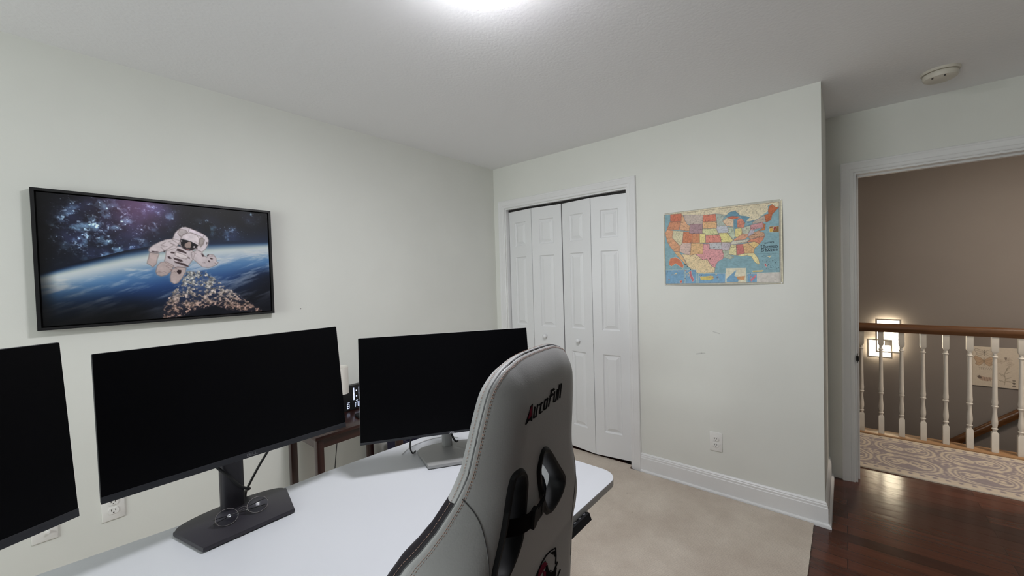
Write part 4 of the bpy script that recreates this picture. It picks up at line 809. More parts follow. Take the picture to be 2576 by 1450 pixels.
def paint_map(nx, ny):
    U, V = grid_uv(nx, ny); asp = .49/.678
    img = np.zeros(U.shape+(3,)); img[:] = np.array([214,208,180])/255
    ns = PJ['ns']
    land = np.zeros(U.shape)
    for k, (c, P) in enumerate(PJ['M']):
        mk = inpoly(U, V, P).astype(float)
        if k == 1: img = over(img, mk, [118,160,174]); continue
        if k == 2: land = np.maximum(land, mk)
        if 2 < k < ns-5: land = np.maximum(land, mk)
        if ns-5 <= k < ns: land = land*(1-mk); c = [92,140,166]
        if k >= ns and c[2] > 165 and c[0] < 100: c = [104,152,190]
        img = over(img, blur(mk, 1), c)
    nz = fbm(U*70, V*asp*70, 5, 4)
    # relief hachures on the land
    hat = np.clip((fbm(U*150+V*60, V*asp*120, 15, 3)-.56)*6, 0, 1)*land
    img *= (1-.15*hat)[..., None]
    img *= (.90+.2*nz)[..., None]
    for k, (c, P) in enumerate(PJ['M']):
        if 2 < k < ns-5:
            img = over(img, seglines(U, V, P, .0016, asp)*.42, [120,66,54])
        if k >= ns and k not in (ns+3, ns+5, ns+6, ns+8): img = over(img, seglines(U, V, P, .0016, asp)*.7, [214,206,186])
        if ns-5 <= k < ns: img = over(img, seglines(U, V, P, .0014, asp)*.6, [60,84,110])
    # printed border lines
    fr = [(.012,.03),(.988,.012),(.986,.985),(.012,.985)]
    img = over(img, seglines(U, V, PJ['M'][1][1], .0016, asp)*.7, [110,90,70])
    img = over(img, seglines(U, V, PJ['M'][0][1], .0016, asp)*.5, [120,100,80])
    # town dots and tiny place-name ticks
    st = np.random.default_rng(9)
    for k in range(520):
        su, sv = st.uniform(.03,.97), st.uniform(.05,.8)
        i, j = int(sv*ny), int(su*nx)
        if land[i, j] > .5:
            L = int(st.integers(1, 6)); img[i:i+1, j:j+L] *= .62
    for k in range(26):
        su, sv = st.uniform(.1,.85), st.uniform(.1,.6)
        i, j = int(sv*ny), int(su*nx)
        if land[i, j] > .5:
            for q in range(int(st.integers(4, 7))):
                img[i:i+3, j+q*6:j+q*6+2] *= .28
    for k in range(9):
        su, sv = [(.30,.66),(.36,.665),(.42,.66),(.20,.72),(.25,.79),(.43,.66),(.16,.55),(.22,.75),(.34,.665)][k]
        i, j = int(sv*ny), int(su*nx); img[i:i+4, j:j+4] *= .22
    # sea ruling
    rul = (np.sin(V*asp*420+U*9)>.93)*(1-land)*(V < .86)
    img *= (1-.07*rul)[..., None]
    for x0, y0, n, w in ((.845,.612,14,.006),(.82,.63,22,.006),(.86,.65,10,.006)):
        img = over(img, seglines(U, V, [(x0,y0),(x0+n*w,y0+.004)], .0013, asp, False)*.55, [50,70,80])
    for k in range(40):
        su, sv = st.uniform(.845,.97), st.uniform(.66,.82)
        i, j = int(sv*ny), int(su*nx); img[i:i+2, j:j+2] *= .35
    for (u0,u1,v0,v1,n_) in ((.03,.15,.80,.93,14),(.18,.26,.80,.95,16),(.40,.50,.84,.95,10),(.30,.40,.85,.93,6),(.72,.78,.86,.95,8)):
        for q in range(n_):
            su, sv = st.uniform(u0,u1), st.uniform(v0,v1); i, j = int(sv*ny), int(su*nx)
            img[i:i+int(st.integers(2,5)), j:j+int(st.integers(2,8))] = np.array([[178,120,110],[214,190,130],[90,110,130]][int(st.integers(0,3))])/255
    # title lettering: slab serif strokes
    GL = {'U':[[(0,0),(0,.75),(.2,1),(.55,1),(.75,.75),(.75,0)],[(-.15,0),(.2,0)],[(.55,0),(.9,0)]],
      'N':[[(0,1),(0,0),(.75,1),(.75,0)],[(-.15,1),(.2,1)],[(.55,0),(.9,0)]],
      'I':[[(.3,0),(.3,1)],[(.1,0),(.5,0)],[(.1,1),(.5,1)]],
      'T':[[(.4,0),(.4,1)],[(0,.2),(0,0),(.8,0),(.8,.2)],[(.2,1),(.6,1)]],
      'E':[[(.05,0),(.05,1)],[(-.1,0),(.7,0),(.7,.2)],[(0,.48),(.5,.48)],[(-.1,1),(.75,1),(.75,.78)]],
      'D':[[(.05,0),(.05,1)],[(-.1,0),(.45,0),(.75,.3),(.75,.7),(.45,1),(-.1,1)]],
      'S':[[(.7,.22),(.6,0),(.15,0),(0,.22),(.15,.45),(.6,.55),(.75,.78),(.6,1),(.1,1),(0,.78)]],
      'A':[[(0,1),(.4,0),(.8,1)],[(.15,.66),(.65,.66)],[(-.12,1),(.2,1)],[(.6,1),(.95,1)]],
      'B':[[(.05,0),(.05,1)],[(-.1,0),(.5,0),(.65,.24),(.5,.46),(0,.46)],[(.5,.46),(.75,.73),(.5,1),(-.1,1)]],
      'C':[[(.7,.22),(.55,0),(.2,0),(0,.3),(0,.7),(.2,1),(.55,1),(.72,.78)]],
      'O':[[(.25,0),(.55,0),(.8,.3),(.8,.7),(.55,1),(.25,1),(0,.7),(0,.3),(.25,0)]], "'":[[(.2,0),(.1,.25)]]}
    def text(s, q, w, first=1.0, op=.9, arch=0.0):
        (a, b_, c, d) = q  # tl tr bl br
        wid = [.62 if ch in "I" else (.35 if ch == "'" else 1.08) for ch in s]; wid[0] *= first
        tot = sum(wid); x = 0
        nonlocal img
        for ch, ww in zip(s, wid):
            big = first if x == 0 else 1.0
            for pl in GL[ch]:
                pts = []
                for px_, py_ in pl:
                    uu = (x+(px_*big+.12))/tot; vv = 1-(1-py_)*big
                    vv -= arch*4*uu*(1-uu)
                    tp = (a[0]+(b_[0]-a[0])*uu, a[1]+(b_[1]-a[1])*uu); bt = (c[0]+(d[0]-c[0])*uu, c[1]+(d[1]-c[1])*uu)
                    pts.append((tp[0]+(bt[0]-tp[0])*vv, tp[1]+(bt[1]-tp[1])*vv))
                img = over(img, seglines(U, V, pts, w, asp, False)*op, [16,24,34])
            x += ww
    text('UNITED', [(.842,.543),(.970,.5475),(.842,.567),(.970,.568)], .0019, 1.35)
    text('STATES', [(.842,.579),(.968,.5815),(.842,.603),(.968,.604)], .0019, 1.35)
    text("BACON'S", [(.869,.503),(.94,.498),(.869,.515),(.94,.510)], .0013, 1.0, .75, .5)
    g_ = img.mean(-1, keepdims=True); return slin((img*.84+g_*.16)*.90+.075*np.array([1,.96,.86]))*1.22

def paint_insects(nx, ny):
    """generic plate of moths and a sprig on pale paper"""
    U, V = grid_uv(nx, ny); asp = .368/.275
    img = np.zeros(U.shape+(3,)); img[:] = np.array([196,186,172])/255
    def wing(cx, cy, sx, sy, col, op, fill):
        nonlocal img
        for s in (-1, 1):
            P = [(cx, cy), (cx+s*.06*sx, cy-.05*sy), (cx+s*.20*sx, cy-.10*sy), (cx+s*.24*sx, cy-.05*sy), (cx+s*.17*sx, cy+.03*sy), (cx+s*.20*sx, cy+.07*sy), (cx+s*.12*sx, cy+.10*sy), (cx+s*.04*sx, cy+.06*sy)]
            if fill: img = over(img, blur(inpoly(U, V, P).astype(float), 1)*op, col)
            img = over(img, seglines(U, V, P, .006, asp)*op, [c*.6 for c in col])
            img = over(img, seglines(U, V, [P[0], P[3]], .005, asp, False)*op*.8, [c*.5 for c in col])
            img = over(img, seglines(U, V, [P[0], P[5]], .005, asp, False)*op*.8, [c*.5 for c in col])
        img = over(img, seglines(U, V, [(cx, cy-.06*sy), (cx, cy+.09*sy)], .009, asp, False)*op, [c*.4 for c in col])
    wing(.27,.14,.95,.9,[120,104,92],.6,False)
    wing(.26,.36,.95,1.25,[166,124,88],.75,True)
    for k in range(8):
        u = .15+.042*k; img = over(img, seglines(U, V, [(u,.53),(u+.02,.55+.01*(k%3)),(u+.012,.58)], .007, asp, False)*.6, [80,66,58])
    P = [(.10,.76),(.16,.73),(.28,.77),(.42,.76),(.44,.82),(.34,.87),(.24,.86),(.14,.82)]
    img = over(img, blur(inpoly(U, V, P).astype(float), 1)*.7, [140,104,86]); img = over(img, blur(inpoly(U, V, P[:2]+[(.22,.80),(.16,.82)]).astype(float), 1)*.85, [38,28,30])
    for k in range(4): img = over(img, seglines(U, V, [(.20+.06*k,.77),(.22+.06*k,.86)], .008, asp, False)*.55, [70,44,40])
    st = [(.70,.92),(.72,.78),(.70,.66),(.76,.50)]
    img = over(img, seglines(U, V, st, .009, asp, False)*.55, [92,84,66])
    for (x0, y0, dx, dy) in ((.72,.78,.12,-.06),(.71,.72,-.12,-.08),(.70,.66,.14,-.08),(.71,.86,-.14,-.05),(.72,.82,.16,.02),(.74,.58,.06,-.14)):
        P = [(x0,y0),(x0+dx*.5-dy*.2,y0+dy*.5-.015),(x0+dx,y0+dy),(x0+dx*.5+dy*.2,y0+dy*.5+.015)]
        img = over(img, blur(inpoly(U, V, P).astype(float), 1)*.35, [120,112,90]); img = over(img, seglines(U, V, P, .006, asp)*.45, [88,78,64])
    for cx, cy in ((.62,.34),(.82,.40),(.78,.30)):
        for k in range(5):
            a = k*1.257; P = [(cx,cy),(cx+.06*math.cos(a-.4),cy+.045*math.sin(a-.4)),(cx+.09*math.cos(a),cy+.065*math.sin(a)),(cx+.06*math.cos(a+.4),cy+.045*math.sin(a+.4))]
            img = over(img, blur(inpoly(U, V, P).astype(float), 1)*.4, [172,158,142]); img = over(img, seglines(U, V, P, .005, asp)*.4, [120,104,90])
    img = over(img, inpoly(U, V, [(.70,.24),(.76,.24),(.74,.31),(.71,.30)]).astype(float)*.7, [60,48,44])
    for k, c in enumerate(([90,84,76],[38,32,30],[70,64,58])):
        cy = .80+.068*k; img = over(img, (((U-.90)/.036)**2+((V-cy)/.024)**2 < 1).astype(float)*.9, c)
    img *= (.96+.08*fbm(U*30, V*40, 7, 3))[..., None]
    img = img*.62+np.array([196,186,172])/255*.38
    return slin(img)*1.15

def paper(name, C, W_, H_, nx, ny, origin, right, down, normal, m, bulge=None, parent=None):
    U, V = grid_uv(nx, ny)
    O = np.array(origin, float)
    P = O+U[..., None]*np.array(right)*W_+V[..., None]*np.array(down)*H_
    if bulge is not None: P = P+bulge(U, V)[..., None]*np.array(normal)
    i = np.arange(ny)[:, None]*(nx+1)+np.arange(nx)[None, :]
    F = np.stack([i, i+nx+1, i+nx+2, i+1], -1).reshape(-1, 4)
    o = np_mesh(name, P.reshape(-1, 3), F, m, C)
    if parent is not None: o.parent = parent
    return o

# astronaut picture in a black floater frame
t = thing('framed_picture', 'large black-framed print of an astronaut drifting above a planet', 'picture', (.4135, YL, 1.551))
x0, x1, z0, z1 = -.4305, .4295, -.287, .287
b = MB()
b.box((x0,-.042,z0),(x1,-.004,z0+.011)); b.box((x0,-.042,z1-.011),(x1,-.004,z1)); b.box((x0,-.042,z0+.011),(x0+.011,-.004,z1-.011)); b.box((x1-.011,-.042,z0+.011),(x1,-.004,z1-.011))
b.box((x0+.011,-.012,z0+.011),(x1-.011,-.004,z1-.011))
b.obj('frame', M['frame'], t, smooth=0)
M['print_gloss'] = mat_print('canvas_print', .45, .3)
M['print_matte'] = mat_print('paper_print', .75, .2)
cw, chh = (x1-x0)-.032, (z1-z0)-.032
paper('canvas_print', paint_space(620, 410), cw, chh, 620, 410, (x0+.016,-.036,z1-.016), (1,0,0), (0,0,-1), (0,-1,0), M['print_gloss'], parent=t)
b = MB(); b.box((x0+.016,-.0355,z0+.016),(x1-.016,-.012,z1-.016)); b.obj('canvas_stretcher', M['frame'], t, smooth=0)

# map poster pinned at its corners; right and lower edges stand off the wall a little
def bulge(U, V):
    e = .0015+.010*np.sin(V*PI)*sstep(.86,1.0,U)+.012*np.sin(U*PI)*sstep(.86,1.0,V)+.006*np.sin(U*PI)*np.sin(V*PI)
    return e
t = thing('map_poster', 'vintage paper map of the United States pinned beside the closet', 'map', (XR, .611, 1.59))
o = paper('map_sheet', paint_map(520, 376), .674, .488, 520, 376, (0,.337,.244), (0,-1,0), (0,0,-1), (-1,0,0), M['print_matte'], bulge, t)
so = o.modifiers.new('sheet', 'SOLIDIFY'); so.thickness = .0006; so.offset = -1
for yy, zz in ((.331,.239),(-.331,.239),(.331,-.239),(-.331,-.239)):
    b = MB(); b.lathe([(.001,-.0025),(.001,0),(.004,0),(.0045,.002),(.0035,.004),(.001,.0045)], 12, Matrix.Translation((-.0020,yy,zz)) @ Matrix.Rotation(-PI/2, 4, 'Y')); b.obj('push_pin', M['plate'], t)
# paper plate of moths in the stairwell
t = thing('insect_poster', 'pale paper print of moths and plants on the stairwell wall', 'poster', (5.6, -1.0425, .484))
o = paper('paper_sheet', paint_insects(150, 200), .275, .366, 150, 200, (-.010,.1375,.183), (0,-1,0), (0,0,-1), (-1,0,0), M['print_matte'], None, t)
so = o.modifiers.new('sheet', 'SOLIDIFY'); so.thickness = .003; so.offset = -1

# patterned runner on the landing
def paint_runner(X, Y):
    P = .36                                    # repeat along the runner
    cream = np.array([.62,.55,.46]); lil = np.array([.325,.285,.30])
    w = .385
    s = (X-3.74)/.77                           # 0..1 across
    def ogee(cx, cy):
        """signed size of a heart-like ogee; two lobes along the runner, cusps toward the middle"""
        a = np.abs((Y-cy))/ (P*.5); c = np.abs(X-cx)/ (.23)
        return a, c
    nz = (vnoise(X*38, Y*38, 4)-.5)*.10+(vnoise(X*90, Y*90, 14)-.5)*.05
    m = np.zeros(X.shape)
    for row in (0, 1):
        cx = 3.74+.77*(.305 if row == 0 else .695)
        dy = ((Y-.02)/P+.5) % 1-.5                       # -.5 ... .5 along one repeat
        dx = (X-cx)/.158*(1 if row == 0 else -1)         # 1 = toward the middle of the runner
        e = np.abs(dy)/.475
        # each motif is a pointed leaf-oval: rounded ends along the runner, a cusp toward the middle
        r = np.hypot(dx*(1+.25*np.clip(dx, 0, 1)*(1-e)), e)+nz*.35
        th = np.arctan2(dx, np.abs(dy)*2.1)
        m = np.maximum(m, np.abs(r-.94) < .050)
        m = np.maximum(m, np.abs(r-.78) < .036)
        ins = r < .68
        leaf = np.abs(np.hypot(dx+.05, (np.abs(dy)-.20)/.30)-.36-.09*np.cos(th*4)) < .062
        curl = np.abs(np.hypot(dx-.10, (np.abs(dy)-.09)/.32)-.20) < .055
        stem = (np.abs(dx-.25*np.sin(dy*8)) < .055) & (np.abs(dy) < .30)
        bud = np.hypot(dx+.02, (np.abs(dy)-.21)/.30) < .13
        m = np.where(ins, np.maximum.reduce([leaf*1., curl*1., stem*1., bud*1.]), m)
        m = np.maximum(m, (np.hypot(dx-1.18, (np.abs(dy)-.25)/.42) < .15))
    gap = np.abs((((Y-.02)/P) % 1)-.5)
    sp = (np.sin(X*95+2*np.sin(Y*60))*np.sin(Y*88+2*np.sin(X*70)) > .30) & (gap < .16)
    out_ = np.ones(X.shape, bool)
    for row in (0, 1):
        cx = 3.74+.77*(.305 if row == 0 else .695); dy = ((Y-.02)/P+.5) % 1-.5
        out_ &= np.hypot((X-cx)/.158, np.abs(dy)/.475) > 1.04
    m = np.where(out_ & sp, 1, m)
    # border: blossom dots on a pale edge
    ed = np.minimum(X-3.74, 4.51-X)
    dots = (np.sin(Y*2*PI/.058)+nz*4 > .35) & (np.abs(ed-.052) < .014)
    m = np.where(ed < .085, np.where(dots, 0, 1), m)
    m = np.where(np.abs(ed-.089) < .006, 0, m)
    m = np.where(ed < .022, 1, m)
    m = blur(m.astype(float), 1)[..., None]
    f = (.9+.2*fbm(X*40, Y*40, 8, 3))[..., None]
    return (lil*(1-m)+cream*m)*f
nx, ny = 200, 620
ys = np.linspace(.66, -1.72, ny+1); xs = np.linspace(3.735, 4.495, nx+1)
Xg, Yg = np.meshgrid(xs, ys)
Cg = paint_runner(Xg+.005, Yg)
Zg = np.full(Xg.shape, .010)+(vnoise(Xg*160, Yg*160, 2)-.5)*.0012
V_ = np.stack([Xg, Yg, Zg], -1)
sk = []
i = np.arange(ny)[:, None]*(nx+1)+np.arange(nx)[None, :]
F_ = np.stack([i, i+nx+1, i+nx+2, i+1], -1).reshape(-1, 4)
# skirt down to the floor
bd = list(range(0, nx+1))+[k*(nx+1)+nx for k in range(1, ny+1)]+[ny*(nx+1)+k for k in range(nx-1, -1, -1)]+[k*(nx+1) for k in range(ny-1, 0, -1)]
Vf = V_.reshape(-1, 3); low = Vf[bd].copy(); low[:, 2] = .0
nV = len(Vf); L_ = len(bd)
F2 = np.array([[bd[q], bd[(q+1) % L_], nV+(q+1) % L_, nV+q] for q in range(L_)])
M['runner'] = mat_print('runner_pile', .95, .1)
o = np_mesh('runner_rug', np.vstack([Vf, low]), np.vstack([F_, F2]), M['runner'], np.vstack([Cg.reshape(-1, 3), Cg.reshape(-1, 3)[bd]]))
tag(o, 'lilac and cream patterned runner rug along the landing railing', 'rug')

# ------------------------------------------------------------------ desk
ZD = .73
t = thing('standing_desk', 'long white standing desk with rounded corners carrying three monitors', 'desk', (.37,1.05,0))
def arc(cx, cy, r, a0, a1, n=10):
    return [(cx+r*math.cos(math.radians(a0+(a1-a0)*k/n)), cy+r*math.sin(math.radians(a0+(a1-a0)*k/n))) for k in range(n+1)]
top = arc(-.53+.06,.605+.06,.06,180,270)+arc(1.272-.065,.605+.065,.065,270,360)+arc(1.272-.065,1.43-.065,.065,0,90)+[(1.034,1.438),(.64,1.466),(.53,1.467),(.21,1.488),(-.04,1.515)]+arc(-.53+.06,1.56-.06,.06,90,180)
top = [(x-.37, y-1.05) for x, y in top]
bm = bmesh.new()
vs = [bm.verts.new((x, y, ZD-.024)) for x, y in top]
f = bm.faces.new(vs); 
ex = bmesh.ops.extrude_face_region(bm, geom=[f])
for v in [e for e in ex['geom'] if isinstance(e, bmesh.types.BMVert)]: v.co.z = ZD
bm.normal_update()
te = [e for e in bm.edges if len(e.link_faces) == 2 and abs(e.verts[0].co.z-e.verts[1].co.z) < 1e-5]
bmesh.ops.bevel(bm, geom=te, offset=.002, segments=2, profile=.5, affect='EDGES')
b = MB(); b.bm(bm); bm.free()
o = b.obj('desktop', M['desk'], t, smooth=30)
o.data.materials.append(M['deskedge'])
for p in o.data.polygons:
    if abs(p.normal.z) < .3: p.material_index = 1
for sx in (-.62, .66):
    lg = MB(); lg.box((sx-.035,-.03,.04),(sx+.035,.03,.40), bev=.004); lg.box((sx-.028,-.024,.40),(sx+.028,.024,ZD-.055), bev=.004)
    l = lg.obj('leg', M['desk'], t)
    ft = MB(); ft.box((sx-.035,-.31,.014),(sx+.035,.31,.045), bev=.008); ft.obj('foot', M['desk'], l)
b = MB(); b.box((-.64,-.05,ZD-.06),(.68,-.01,ZD-.024)); b.box((-.64,.01,ZD-.06),(.68,.05,ZD-.024)); b.obj('crossbeam', M['desk'], t)
b = MB()
pm = Matrix.Translation((.968-.37,.612-1.05,ZD-.033)) @ Matrix.Rotation(math.radians(-22), 4, 'X')
pp = [(-.06,-.028),(.060,-.028),(.068,-.016),(.068,.0),(.060,.05),(-.06,.05)]
b.prism(pp, -.012, .008, pm); c = b.obj('height_control', M['blackplastic'], t, smooth=0)
b = MB()
for k in range(4): b.lathe([(.0045,.008),(.0045,.0095),(.001,.0098)], 12, pm @ Matrix.Translation((-.03+.026*k,-.016,0)))
b.obj('control_buttons', M['mark'], c)

# ------------------------------------------------------------------ monitors
def letters(b, s, hgt, wid, gap, th, fn):
    """flat block letters: fn(x, z) -> point"""
    G = {'D':[[(0,0),(0,1),(.65,1),(1,.7),(1,.3),(.65,0),(0,0)]], 'E':[[(1,0),(0,0),(0,1),(1,1)],[(0,.5),(.85,.5)]], 'L':[[(0,1),(0,0),(1,0)]]}
    x = 0; tot = len(s)*wid+(len(s)-1)*gap
    for ch in s:
        for pl in G[ch]:
            for (a0, a1), (c0, c1) in zip(pl[:-1], pl[1:]):
                p = Vector((x+a0*wid-tot/2, (a1-.5)*hgt)); q = Vector((x+c0*wid-tot/2, (c1-.5)*hgt))
                d = (q-p).normalized()*th*.5; n = Vector((-d.y, d.x))
                quad = [p-d+n, q+d+n, q+d-n, p-d-n]
                b.add([fn(v.x, v.y) for v in quad], [(0,1,2,3)])
        x += wid+gap

def monitor(label, cx, cy, cz, yaw, tilt, w, h, base, style, basez=ZD):
    """screen centre (cx, cy, cz); base = (x, y) of the middle of the stand's front edge"""
    t = thing('monitor', label, 'monitor', (base[0], base[1], basez+.0004), yaw, 'desk monitors')
    R = Matrix.Rotation(yaw, 4, 'Z')
    inv = (Matrix.Translation((base[0], base[1], basez+.0004)) @ R).inverted()
    S = Matrix.Translation((cx, cy, cz)) @ R @ Matrix.Rotation(-tilt, 4, 'X')
    S = inv @ S                                # screen-local (x right, y back, z up) -> thing-local
    chin = .017 if style == 'dark' else .009
    bz = .0035
    b = MB(); b.box((-w/2,-.001,-h/2),(w/2,.018,h/2), S, bev=.003); 
    b.box((-w*.30,.018,-h*.34),(w*.30,.046,h*.30), S, bev=.012)
    b.obj('housing', M['chin'] if style == 'dark' else M['silver'], t)
    b = MB(); b.box((-w/2+.0012,-.0022,-h/2+chin),(w/2-.0012,-.0009,h/2-.0012), S); b.obj('screen', M['screen'], t, smooth=0)
    b = MB(); b.box((-w/2+.0005,-.0030,-h/2+.0005),(w/2-.0005,-.0009,-h/2+chin), S, bev=.0008); c = b.obj('chin_bezel', M['chin'], t)
    b = MB()
    if style == 'dark': letters(b, 'DELL', .0062, .0058, .0015, .0013, lambda x, z: S @ Vector((x+.012, -.0033, -h/2+chin*.5+z)))
    else: letters(b, 'DELL', .0048, .0045, .0012, .0011, lambda x, z: S @ Vector((x, -.0033, -h/2+chin*.5+z)))
    b.obj('lettering', M['mark'] if style == 'dark' else M['mark_light'], c, smooth=0)
    # stand: plate wider at the back with a bowed rear edge, column, neck
    m_ = M['base'] if style == 'dark' else M['silver']
    fw, bw, dp = .112, .146, .158
    pl = [(-fw,0),(fw,0),(bw,dp-.006),(bw-.006,dp)]
    pl += [(bw*math.cos(a)*.96, dp+.045*math.sin(a)) for a in np.linspace(.12, PI-.12, 14)]
    pl += [(-bw+.006,dp),(-bw,dp-.006)]
    bm = bmesh.new(); f = bm.faces.new([bm.verts.new((x, y, .003)) for x, y in pl])
    ex = bmesh.ops.extrude_face_region(bm, geom=[f])
    for v in [e for e in ex['geom'] if isinstance(e, bmesh.types.BMVert)]: v.co.z = .014
    te = [e for e in bm.edges if abs(e.verts[0].co.z-.014) < 1e-5 and abs(e.verts[1].co.z-.014) < 1e-5]
    bmesh.ops.bevel(bm, geom=te, offset=.003, segments=2, profile=.5, affect='EDGES')
    b = MB(); b.bm(bm); bm.free()
    b.box((-.09,.02,0),(.09,dp-.01,.003))
    b.obj('stand_base', m_, t, smooth=30)
    cw_, coff = (.031, 0) if style == 'dark' else (.021, -.024)
    colp = []
    for a in np.linspace(0, 2*PI, 32, endpoint=False):
        ca, sa = math.cos(a), math.sin(a)
        colp.append((coff+math.copysign(abs(ca)**.6, ca)*cw_, .172+math.copysign(abs(sa)**.8, sa)*.021))
    scl = S @ Vector((0,.046,0))
    b = MB(); b.prism(colp, .014, scl.z+.05); b.obj('stand_column', m_, t, smooth=40)
    b = MB()
    y0 = scl.y; y1 = .151
    xm = scl.x
    b.box((min(xm,0)-.045,min(y0,y1)-.006,scl.z-.05),(max(xm,0)+.045,max(y0,y1)+.004,scl.z+.05), bev=.006)
    b.obj('mount', m_, t)
    return t, S
W27, H27 = .611, .361
t_mid, S_mid = monitor('black middle monitor of the three, eyeglasses lying on its dark stand', .378, 1.391, 1.0855, math.radians(.5), math.radians(6.7), W27, H27, (.357,1.278), 'dark')
k = 1.05
t_right, S_right = monitor('thin-framed monitor on a silver stand, angled at the right end of the desk', .934*k, 1.094*k, 1.42+(1.053-1.42)*k, -.592, .148, .611*k, .357*k, (.978,1.105), 'silver')
t_left, S_left = monitor('black monitor cut off by the left edge of the photo, angled inward', -.256, 1.096, 1.139, .393, .096, W27, .357, (-.30,1.14), 'dark')

# cables
def cable(label, pts, r=.0032, m='cable', sm=8):
    b = MB(); b.tube(pts, r, 10, smooth=sm)
    return tag(b.obj('cable', M[m], smooth=60), label, 'cable')
cable('black cable curving across the dark column of the middle monitor', [(.29,1.43,.935),(.316,1.428,.885),(.342,1.420,.85),(.370,1.421,.808),(.391,1.430,.790),(.401,1.45,.778),(.402,1.487,.760),(.400,1.494,.7345)], .0042)
cable('black cable hanging straight behind the base of the middle monitor', [(.50,1.47,.93),(.472,1.475,.878),(.44,1.49,.82),(.412,1.51,.755),(.407,1.515,.7335)], .0038)
cable('black cable looping down beside the silver stand of the right monitor', [(.995,1.345,.86),(.97,1.345,.835),(.935,1.335,.80),(.918,1.325,.765),(.925,1.32,.738),(.95,1.335,.7335)], .0032)
cable('short black cable crossing the silver column of the right monitor', [(1.00,1.19,.90),(1.005,1.19,.855),(1.02,1.195,.82),(1.037,1.20,.788),(1.052,1.203,.772),(1.062,1.205,.77)], .0042)
cable('thin pale cable lying on the desk behind the silver stand', [(.90,1.355,.7325),(.96,1.385,.7325),(1.04,1.39,.7325),(1.12,1.36,.7325),(1.15,1.30,.7325)], .002, 'thincable')

# eyeglasses on the middle stand's base
t = thing('eyeglasses', 'thin round wire-rimmed eyeglasses resting on the middle monitor base', 'eyeglasses', (.357,1.340,ZD+.0146), math.radians(2.4))
GM = Matrix.Translation((0,0,.0016)) @ Matrix.Rotation(math.radians(-49), 4, 'X')     # lens plane leaning back
def lens_pts(cx, rx=.0275, rz=.0235, n=40):
    return [GM @ Vector((cx+rx*math.cos(a), 0, rz+rz*math.sin(a)*(1.0 if math.sin(a) > 0 else 1.0))) for a in np.linspace(0, 2*PI, n, endpoint=False)]
for s in (-1, 1):
    b = MB(); b.tube(lens_pts(s*.0395), .0010, 8, closed=True); b.obj('rim', M['rimmetal'], t, smooth=60)
    b = MB(); vs = []; fs = []; nl = 40; rc = .115
    for side, o_ in ((0, -.0006), (1, .0006)):
        for f_ in (1.0, .8, .6, .4, .2):
            for a in np.linspace(0, 2*PI, nl, endpoint=False):
                rr = math.hypot(.0268*f_*math.cos(a), .0228*f_*math.sin(a)); r0 = .0268
                bow = math.sqrt(rc*rc-rr*rr)-math.sqrt(rc*rc-r0*r0)
                vs.append(GM @ Vector((s*.0395+.0268*f_*math.cos(a), o_-bow, .0235+.0228*f_*math.sin(a))))
        vs.append(GM @ Vector((s*.0395, o_-(rc-math.sqrt(rc*rc-.0268**2)), .0235)))
        base_ = side*(5*nl+1)
        for q in range(4):
            for i in range(nl): fs.append((base_+q*nl+i, base_+q*nl+(i+1)%nl, base_+(q+1)*nl+(i+1)%nl, base_+(q+1)*nl+i))
        for i in range(nl): fs.append((base_+4*nl+i, base_+4*nl+(i+1)%nl, base_+5*nl))
    for i in range(nl): fs.append((i, (i+1)%nl, 5*nl+1+(i+1)%nl, 5*nl+1+i))
    b.add(vs, fs)
    b.obj('lens', M['lens'], t, smooth=60)
    hinge = GM @ Vector((s*.0685, 0, .030))
    b = MB(); b.tube([GM @ Vector((s*.0662,0,.030)), hinge, hinge+Vector((s*.002,.006,-.002))], .0015, 8)
    b.tube([hinge+Vector((s*.002,.006,-.002)), hinge+Vector((-s*.02,.020 if s > 0 else .013,-.008)), Vector((-s*.055,.036 if s > 0 else .026,.0045)), Vector((-s*.064,.040 if s > 0 else .03,.0022))], .0013, 8, smooth=5)
    b.obj('temple', M['darkmetal'], t, smooth=60)
    b = MB(); p = GM @ Vector((s*.0125,0,.020)); b.tube([p, p+Vector((-s*.002,.006,-.002)), p+Vector((-s*.001,.009,-.007))], .0016, 8, smooth=4); b.obj('nose_pad', M['metal'], t, smooth=60)
b = MB(); b.tube([GM @ Vector((-.0125,0,.027)), GM @ Vector((-.006,0,.0335)), GM @ Vector((.006,0,.0335)), GM @ Vector((.0125,0,.027))], .0011, 8, smooth=5); b.obj('bridge', M['darkmetal'], t, smooth=60)

# ------------------------------------------------------------------ side table and what stands on it
TX0, TX1, TY0, TY1, TZ = .885, 1.40, 2.09, 2.47, .632
t = thing('side_table', 'small dark mahogany side table against the wall behind the monitors', 'side table', ((TX0+TX1)/2,(TY0+TY1)/2,.011))
ox, oy = (TX0+TX1)/2, (TY0+TY1)/2
b = MB(); b.box((TX0-.012-ox,TY0-.014-oy,TZ-.029),(TX1+.012-ox,TY1+.008-oy,TZ-.011), bev=.003); b.obj('table_top', M['tablewood'], t)
for a, c in (((TX0+.01,TY0+.006),(TX1-.01,TY0+.026)), ((TX0+.01,TY1-.026),(TX1-.01,TY1-.006)), ((TX0+.006,TY0+.03),(TX0+.026,TY1-.03)), ((TX1-.026,TY0+.03),(TX1-.006,TY1-.03))):
    b = MB(); b.box((a[0]-ox,a[1]-oy,TZ-.082),(c[0]-ox,c[1]-oy,TZ-.029)); b.obj('apron', M['tablewood'], t, smooth=0)
for x in (TX0, TX1-.036):
    for y in (TY0, TY1-.036):
        b = MB(); b.box((x-ox,y-oy,0),(x+.036-ox,y+.036-oy,TZ-.029), bev=.002); b.obj('leg', M['tablelegwood'], t)
ZT = TZ
